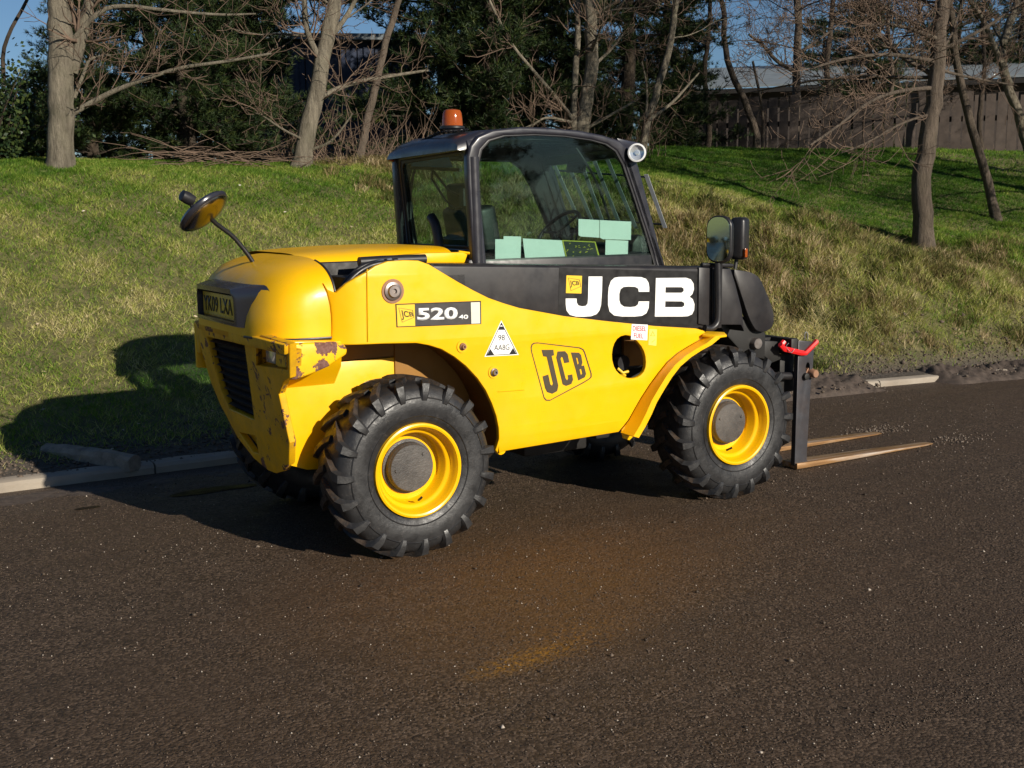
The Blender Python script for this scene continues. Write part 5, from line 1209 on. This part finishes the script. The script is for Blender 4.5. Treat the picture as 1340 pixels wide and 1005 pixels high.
# front guard bars
kk = .4217
def onW(px, py, off):
    c = 1.515+off+1.966*kk; d = ray(px, py); t = (c-CAM[0]-kk*CAM[2])/(d[0]+kk*d[2]); return V3(CAM+t*d)
for (a0, b0), (a1, b1) in [((848, 228), (873, 298)), ((795, 203), (835, 299)), ((779, 207), (813, 293)), ((762, 210), (792, 293)), ((745, 213), (777, 289)), ((728, 216), (760, 288)), ((712, 218), (744, 286))]:
    p0, p1 = onW(a0, b0, .10), onW(a1, b1, .10); bm = bmesh.new(); d_ = (p1-p0); n_ = Vector((1, 0, kk)).normalized()*.03
    wy = Vector((-.012, .020, 0)); prism(bm, [p0, p1, p1+wy, p0+wy], wy.cross(d_).normalized()*.004); finish('guard_bar', bm, M['guard'], T_, 0)
bm = bmesh.new(); a, b = onW(850, 232, .12), onW(712, 222, .12); tube(bm, [a, b], .006, 6); a, b = onW(871, 294, .12), onW(746, 284, .12); tube(bm, [a, b], .006, 6); finish('guard_crossbar', bm, M['grey'], T_, 40)
# beacon
bc = onp(592, 171, 1, -.06); bz = 2.052
bm = bmesh.new(); lathe(bm, [(0, 0), (.066, 0), (.066, .010), (.058, .014), (0, .014)], (bc[0], -.06, bz-.004), (0, 0, 1), 30); beac = finish('beacon_base', bm, M['black'], T_, 40)
s_ = 27.5/2/FPX*float((np.array([bc[0], -.06, bz])-CAM)@CF)
bm = bmesh.new(); lathe(bm, [(s_*1.0, .010), (s_*1.0, s_*.25), (s_*.96, s_*.9), (s_*.90, s_*1.35), (s_*.78, s_*1.62), (s_*.5, s_*1.72), (0, s_*1.74)], (bc[0], -.06, bz), (0, 0, 1), 36); finish('beacon_lens', bm, M['amber'], beac, 40)
bm = bmesh.new(); hx_ = []
path = [onp(a, b, 1, y_) for a, b, y_ in [(612, 170, -.2), (596, 172, -.14), (578, 172, -.06), (562, 180, .10), (540, 190, .30), (514, 205, .50)]]
P_ = np.array(smooth_loop([tuple(p) for p in path], 2, False)); tube(bm, P_, .0035, 6)
ln = np.concatenate([[0], np.cumsum(np.linalg.norm(np.diff(P_, axis=0), axis=1))]); tt2 = np.arange(0, ln[-1], .002)
Q_ = np.stack([np.interp(tt2, ln, P_[:, i]) for i in range(3)], -1); ph_ = tt2/.016*2*math.pi
Q_ += np.stack([np.cos(ph_)*.006, 0*ph_, np.sin(ph_)*.006], -1); tube(bm, Q_, .0026, 4); finish('coiled_cable', bm, M['black'], T_, 60)
bm = bmesh.new(); box(bm, V3(onp(513, 208, 1, .52)), (.035, .04, .03)); finish('side_marker_lamp', bm, M['amber'], T_, 30, bevel=.006)
# roof work lamp looking rearwards
wl_ = V3(onp(834, 200, 1, -.40)); back = Vector((-.72, -.68, .05)).normalized()
bm = bmesh.new(); lathe(bm, [(0, -.07), (.03, -.065), (.046, -.03), (.052, 0), (.052, .012), (.044, .014)], wl_, back, 28); lamp = finish('work_lamp', bm, M['black'], T_, 40)
bm = bmesh.new(); lathe(bm, [(.050, .006), (.050, .016), (.041, .018), (.040, .008)], wl_, back, 28); finish('lamp_bezel', bm, M['white'], lamp, 40)
bm = bmesh.new(); lathe(bm, [(.041, .010), (.02, .004), (.014, .004), (.012, .012), (0, .013)], wl_, back, 24); finish('lamp_lens', bm, M['lens'], lamp, 40)
bm = bmesh.new(); prism(bm, [V3(onp(a, b, 1, -.33)) for a, b in [(808, 181), (838, 187), (840, 193), (830, 195), (820, 201), (812, 190)]], (0, .06, 0)); finish('lamp_bracket', bm, M['grey'], T_, 30, bevel=.004)
# papers and sticker on the inside of the right glass
YI = YG+.019
def paper(px4, nm='paper_notice', mat='paper'): 
    return plateY(nm, [toY(px4, YI)], YI, .0012, M[mat], T_, 0, 0)
paper([(648, 313), (659, 313), (659, 309), (682, 309.5), (681, 346), (648, 345)]); paper([(684, 312), (735, 314.5), (742, 347), (688, 346)])
paper([(757, 286.5), (784.3, 288), (784.3, 311), (760, 309.5), (757, 308)]); paper([(785, 288), (826, 290), (825.5, 314), (789, 313), (785, 311)]); paper([(792.5, 313.8), (822, 315), (821, 349), (791.5, 348)])
C9 = (730, 280, 12.18)
so_ = [(62, 415), (597, 440), (700, 800), (150, 790)]; sc_ = np.array([380, 610])
st_ = plateY('safety_sticker', [toY(crop(*C9, so_), YI)], YI, .0012, simple('dark sticker', (.025, .028, .022), .6), T_, 0, 0)
si_ = [(84, 432), (582, 455), (672, 800), (165, 795)]
plateY('sticker_border', [toY(crop(*C9, so_), YI), toY(crop(*C9, si_), YI)], YI-.0016, .001, M['yink'], st_, 0, 0)
random.seed(3)
bm = bmesh.new()
for (cx, cy, w) in [(190, 475, 40), (265, 520, 60), (330, 520, 30), (400, 535, 45), (455, 548, 50), (530, 560, 40), (485, 500, 35), (160, 585, 60), (230, 605, 25), (455, 610, 45), (185, 705, 30), (230, 680, 25), (300, 710, 25), (450, 710, 30), (535, 670, 50), (350, 600, 30)]:
    for j in range(3):
        a = cx+random.uniform(-w/2, w/2); b = cy+random.uniform(-14, 14); q_ = crop(*C9, [(a, b), (a+random.uniform(10, 26), b+random.uniform(-6, 8))])
        tube(bm, [V3(onp(*q_[0], 1, YI-.0016)), V3(onp(*q_[1], 1, YI-.0016))], .0016, 4)
finish('sticker_markings', bm, M['yink'], st_, 0)
# interior: seat, steering wheel, levers, painted sky reflection, wiper
bm = bmesh.new(); box(bm, (.98, .10, 1.30), (.44, .46, .12)); box(bm, (.80, .10, 1.47), (.12, .42, .36), Matrix.Rotation(-.18, 3, 'Y')); finish('seat', bm, M['seat'], T_, 30, bevel=.03, seg=3)
bm = bmesh.new(); cx = V3((1.38, .12, 1.49)); axw = Vector((-.75, 0, .66)).normalized(); x_, y_ = frame_of(axw); tube(bm, [cx+(x_*math.cos(a)+y_*math.sin(a))*.16 for a in np.linspace(0, 2*math.pi, 25)], .011, 8, cap=False)
tube(bm, [cx, cx-axw*.35], .02, 8)
for a in (0, 2.1, 4.2): tube(bm, [cx, cx+(x_*math.cos(a)+y_*math.sin(a))*.16], .008, 6)
finish('steering_wheel', bm, M['seat'], T_, 40)
bm = bmesh.new(); box(bm, (1.58, .10, 1.36), (.18, .6, .14)); box(bm, (1.18, -.22, 1.37), (.30, .12, .10)); prism(bm, [V3(onp(a, b, 1, -.10)) for a, b in [(826, 348), (828, 318), (836, 306), (846, 310), (852, 330), (856, 350)]], (0, .1, 0)); finish('dashboard', bm, M['seat'], T_, 30, bevel=.02)
bm = bmesh.new()
for x, y in ((1.22, -.24), (1.28, -.20)): tube(bm, [(x, y, 1.40), (x+.01, y, 1.50)], .007, 6); lathe(bm, [(0, -.02), (.015, -.01), (.015, .01), (0, .02)], (x+.01, y, 1.51), (0, 0, 1), 10)
finish('control_lever', bm, M['black'], T_, 40)
bm = bmesh.new(); box(bm, (.74, .10, 1.70), (.07, .26, .14), Matrix.Rotation(-.12, 3, 'Y')); finish('headrest', bm, M['seat'], T_, 30, bevel=.02)
bm = bmesh.new(); box(bm, (.92, .44, 1.42), (.34, .06, .05)); box(bm, (.92, -.20, 1.42), (.30, .06, .05)); finish('armrest', bm, M['seat'], T_, 30, bevel=.012)
bm = bmesh.new(); tube(bm, smooth_loop([(.62, .44, 1.38), (.60, .46, 1.55), (.60, .46, 1.75), (.66, .46, 1.93)], 2, False), .009, 6); tube(bm, smooth_loop([(1.52, -.26, 1.40), (1.45, -.27, 1.6), (1.36, -.27, 1.8), (1.25, -.25, 1.95)], 2, False), .007, 6); finish('cab_cable', bm, M['black'], T_, 60)
bm = bmesh.new(); box(bm, (1.44, .02, 1.86), (.02, .18, .06), Matrix.Rotation(.2, 3, 'Y')); finish('inside_mirror', bm, M['black'], T_, 30, bevel=.008)
bm = bmesh.new(); prism(bm, [V3(onp(a, b, 1, YL-.07)) for a, b in [(533, 205), (583, 196), (593, 219), (540, 220)]], (0, .004, 0)); finish('sky_reflection_panel', bm, M['skyrefl'], T_, 0)  # added panel imitating sky reflected in the rear window
bm = bmesh.new(); tube(bm, [V3(onp(a, b, 0, .60)) for a, b in [(538, 219.5), (603, 222.5)]], .010, 6)
tube(bm, [V3(onp(a, b, 0, .62)) for a, b in [(566, 223), (565, 234), (583, 262), (596, 273), (603, 270)]], .007, 6); tube(bm, [V3(onp(a, b, 0, .62)) for a, b in [(567, 224), (588, 250), (600, 256)]], .007, 6); box(bm, V3(onp(607, 258, 0, .63)), (.03, .045, .09)); finish('rear_wiper', bm, M['black'], T_, 30)
bm = bmesh.new(); prism(bm, [V3(onp(a, b, 0, .68)) for a, b in [(603, 244), (612, 244), (612, 322), (578, 322), (580, 310), (600, 305)]], (.02, 0, 0)); finish('inner_trim', bm, M['seat'], T_, 0)
# upright black pipe behind the cab
bm = bmesh.new(); tube(bm, smooth_loop([tuple(onp(a, b, 0, .50)) for a, b in [(576, 345), (574.5, 322), (572, 303), (569, 292), (564, 284)]], 2, False), [.030]*2+[.028]*20 if False else .026, 14); finish('intake_pipe', bm, M['black'], T_, 60)

# ---- rear fisheye mirror on its stalk
bm = bmesh.new(); tube(bm, smooth_loop([tuple(onp(a, b, 1, y_)) for a, b, y_ in [(334, 348, 0.0), (326, 335, 0.0), (316, 322, 0.0), (303, 307, -.01), (284, 294, -.03), (276, 286, -.05)]], 2, False), .011, 8); stalk = finish('mirror_stalk', bm, M['black'], T_, 60)
mc = V3(onp(267, 277, 1, -.06)); Rv, Uv, Tv = V3(CR), V3(CU), V3(-CF)
mn = (Rv*.66-Uv*.75+Tv*.02).normalized(); Rm = .128
bm = bmesh.new(); lathe(bm, [(Rm*.98, -.012)]+[(Rm*math.cos(a), .046*math.sin(a)) for a in np.linspace(0, math.pi/2*.999, 9)]+[(0, .046)], mc, mn, 36); fm = finish('fisheye_mirror', bm, M['convex'], T_, 60)
bm = bmesh.new(); lathe(bm, [(Rm*.93, .012), (Rm*1.0, .010), (Rm*1.04, .002), (Rm*1.05, -.008), (Rm*.95, -.020), (Rm*.6, -.026), (0, -.028)], mc, mn, 36); finish('mirror_back', bm, M['cab'], fm, 50)
bm = bmesh.new(); a = mc-mn*.03; tube(bm, [a, V3(onp(252, 272, 1, -.06)), V3(onp(249, 264, 1, -.06))], .012, 8); lathe(bm, [(0, -.035), (.026, -.03), (.030, 0), (.026, .03), (0, .035)], V3(onp(245, 259, 1, -.06)), (1, .2, -.5), 12); finish('mirror_clamp', bm, M['black'], fm, 40)

# ---- front right mirrors
def rmirror(px, py, y, wpx, hpx, nrm, matg, name='rear_view_mirror'):
    c = V3(onp(px, py, 1, y)); dist = (c-V3(CAM)).dot(V3(CF)); hw, hh = wpx/2/FPX*dist, hpx/2/FPX*dist
    n_ = Vector(nrm).normalized(); sx = Vector((0, 0, 1)).cross(n_).normalized(); hw = hw/abs(sx.dot(V3(CR)))
    loop = smooth_loop([(-hw, -hh), (hw, -hh), (hw, hh), (-hw, hh)], 0); r_ = hw*.85; lp = []
    for cxx, cyy, a0 in ((hw-r_, hh-r_, 0), (-hw+r_, hh-r_, 90), (-hw+r_, -hh+r_, 180), (hw-r_, -hh+r_, 270)):
        for i in range(6): a = math.radians(a0+i*18); lp.append((cxx+r_*math.cos(a), cyy+r_*math.sin(a)))
    mp = lambda off: (lambda u, v, w: c+sx*u+Vector((0, 0, 1))*v+n_*(w+off))
    f_ = finish(name, plate_bm([[(u*1.10, v*1.05) for u, v in lp]], mp(-.02), .04, .012), M['black'], T_, 50)
    finish('mirror_glass', plate_bm([[(u*.95, v*.97) for u, v in lp]], mp(.002), .003, 0), matg, f_, 0); return c
c1_ = rmirror(940, 313, -.66, 27, 59, (-.92, -.38, .09), M['mirror'])
bm = bmesh.new(); tube(bm, [c1_+Vector((.03, .02, -.1)), V3(onp(943, 350, 1, -.62)), V3(onp(941, 360, 1, -.62))], .012, 8); tube(bm, [V3(onp(918, 346.5, 1, -.60)), V3(onp(958, 347.5, 1, -.60))], .012, 8); finish('mirror_arm', bm, M['black'], T_, 40)
bm = bmesh.new(); c = V3(onp(968, 312, 1, -.50)); box(bm, c, (.11, .09, .24), Matrix.Rotation(.5, 3, 'Z')); finish('front_mirror_shell', bm, M['black'], T_, 40, bevel=.025, seg=3)
bm = bmesh.new(); box(bm, V3(onp(974.5, 331, 1, -.56)), (.02, .03, .05)); finish('indicator_lens', bm, M['amber'], T_, 30, bevel=.004)
bm = bmesh.new(); tube(bm, [V3(onp(964, 336, 1, -.48)), V3(onp(962, 352, 1, -.48))], .012, 8); finish('mirror_arm', bm, M['black'], T_, 40)

# ---- wheels
def wheel_parts():
    """wheel centred on the origin, outer face towards -y"""
    bm = bmesh.new(); A_ = (0, -1, 0)      # t measured outwards
    # rim: flange, bead seat, step, barrel, disc
    prof = [(.2235, .142), (.224, .150), (.216, .153), (.2075, .150), (.203, .140), (.197, .128), (.193, .104), (.186, .097), (.176, .094), (.170, .086), (.166, .030), (.160, .022), (.10, .020), (.10, .012), (.175, .012), (.176, -.10), (.224, -.140), (.2235, -.142), (.23, -.12), (.205, -.08), (.205, .09), (.228, .125)]
    lathe(bm, prof, (0, 0, 0), A_, 72, closed=True); rim = bm
    hub = bmesh.new(); lathe(hub, [(.118, .010), (.117, .062), (.1155, .064), (.1145, .064), (.1125, .074), (.110, .0765), (.104, .077), (.0, .077)], (0, 0, 0), A_, 40)
    lathe(hub, [(.119, .020), (.132, .020), (.132, .030), (.119, .032)], (0, 0, 0), A_, 40)
    for i in range(2):
        a = i*2.4+.9; lathe(hub, [(0, .084), (.007, .083), (.008, .078)], (math.cos(a)*.085, 0, math.sin(a)*.085), A_, 6)
    lathe(hub, [(.10, -.02), (.10, -.16), (.06, -.20)], (0, 0, 0), A_, 24)
    tyre = bmesh.new()
    tp = [(.212, .118), (.224, .132), (.236, .141), (.258, .149), (.285, .155), (.310, .157), (.335, .154), (.356, .147), (.376, .137), (.394, .120), (.402, .095), (.407, .05), (.409, 0)]
    tp = tp+[(r_, -t) for r_, t in tp[-2::-1]]
    lathe(tyre, tp, (0, 0, 0), A_, 96)
    for r_, t in ((.262, .151), (.345, .1525)): lathe(tyre, [(r_-.004, t-.002), (r_, t+.0025), (r_+.004, t-.002)], (0, 0, 0), A_, 96)
    nl = 19
    def surf(r_, t, ang): return Vector((r_*math.cos(ang), -t, r_*math.sin(ang)))
    for s_ in (1, -1):
        for i in range(nl):
            a0 = 2*math.pi*(i+(0.5 if s_ < 0 else 0))/nl
            # centre line of a lug: from near the tread middle out over the shoulder, down the side wall
            pth = [(-.012, .401, .0, .034, .425), (.03, .401, .055, .036, .430), (.075, .398, .135, .038, .430), (.112, .398, .205, .041, .426), (.138, .386, .235, .044, .412), (.150, .364, .248, .040, .374), (.1555, .336, .252, .026, .335)]
            rows = []
            for t, rb, da, wdt, rt_ in pth:
                an = a0+da*1.0; h_ = wdt/2/.42
                to = t+ (0 if t < .13 else (.010 if rt_ > .35 else .002))
                sk = .022*(1 if t < .12 else .6)
                rows.append([tyre.verts.new(surf(rb-.004, t*s_, an-h_*1.25)), tyre.verts.new(surf(rt_, to*s_, an-h_*.85)), tyre.verts.new(surf(rt_, to*s_, an+h_*.85)), tyre.verts.new(surf(rb-.004, t*s_, an+h_*1.25))])
            fs = []
            for a, b in zip(rows, rows[1:]):
                for j in range(3): fs.append(tyre.faces.new((a[j], a[j+1], b[j+1], b[j])))
            fs.append(tyre.faces.new(rows[0])); fs.append(tyre.faces.new(rows[-1]))
            bmesh.ops.recalc_face_normals(tyre, faces=fs)
            for f_ in fs[:9]: f_.material_index = 1
    val = bmesh.new(); tube(val, [(.03, -.105, -.150), (.025, -.135, -.135), (.028, -.140, -.128)], .006, 6)
    return rim, tyre, hub, val
rim, tyre, hub, val = wheel_parts()
w0_ = finish('wheel', rim, M['rim'], None, 40); t0_ = finish('tyre', tyre, [M['rubber'], M['tread']], None, 38); h0_ = finish('hub_cap', hub, M['hub'], None, 38); v0_ = finish('valve', val, M['black'], None, 60)
meshes = [o.data for o in (w0_, t0_, h0_, v0_)]
for o in (w0_, t0_, h0_, v0_): bpy.data.objects.remove(o)
YW = -.612
for x, y, rz, spin in ((0, YW, 0, .1), (WB, YW, 0, .55), (0, -YW, math.pi, .3), (WB, -YW, math.pi, .8)):
    w_ = bpy.data.objects.new('wheel', meshes[0]); place(w_, T_); w_.location = (x-1.0, y, RT-.004); w_.rotation_euler = (0, spin if rz == 0 else -spin, rz)
    for nm, me in zip(('tyre', 'hub_cap', 'valve'), meshes[1:]): o = bpy.data.objects.new(nm, me); place(o, w_)
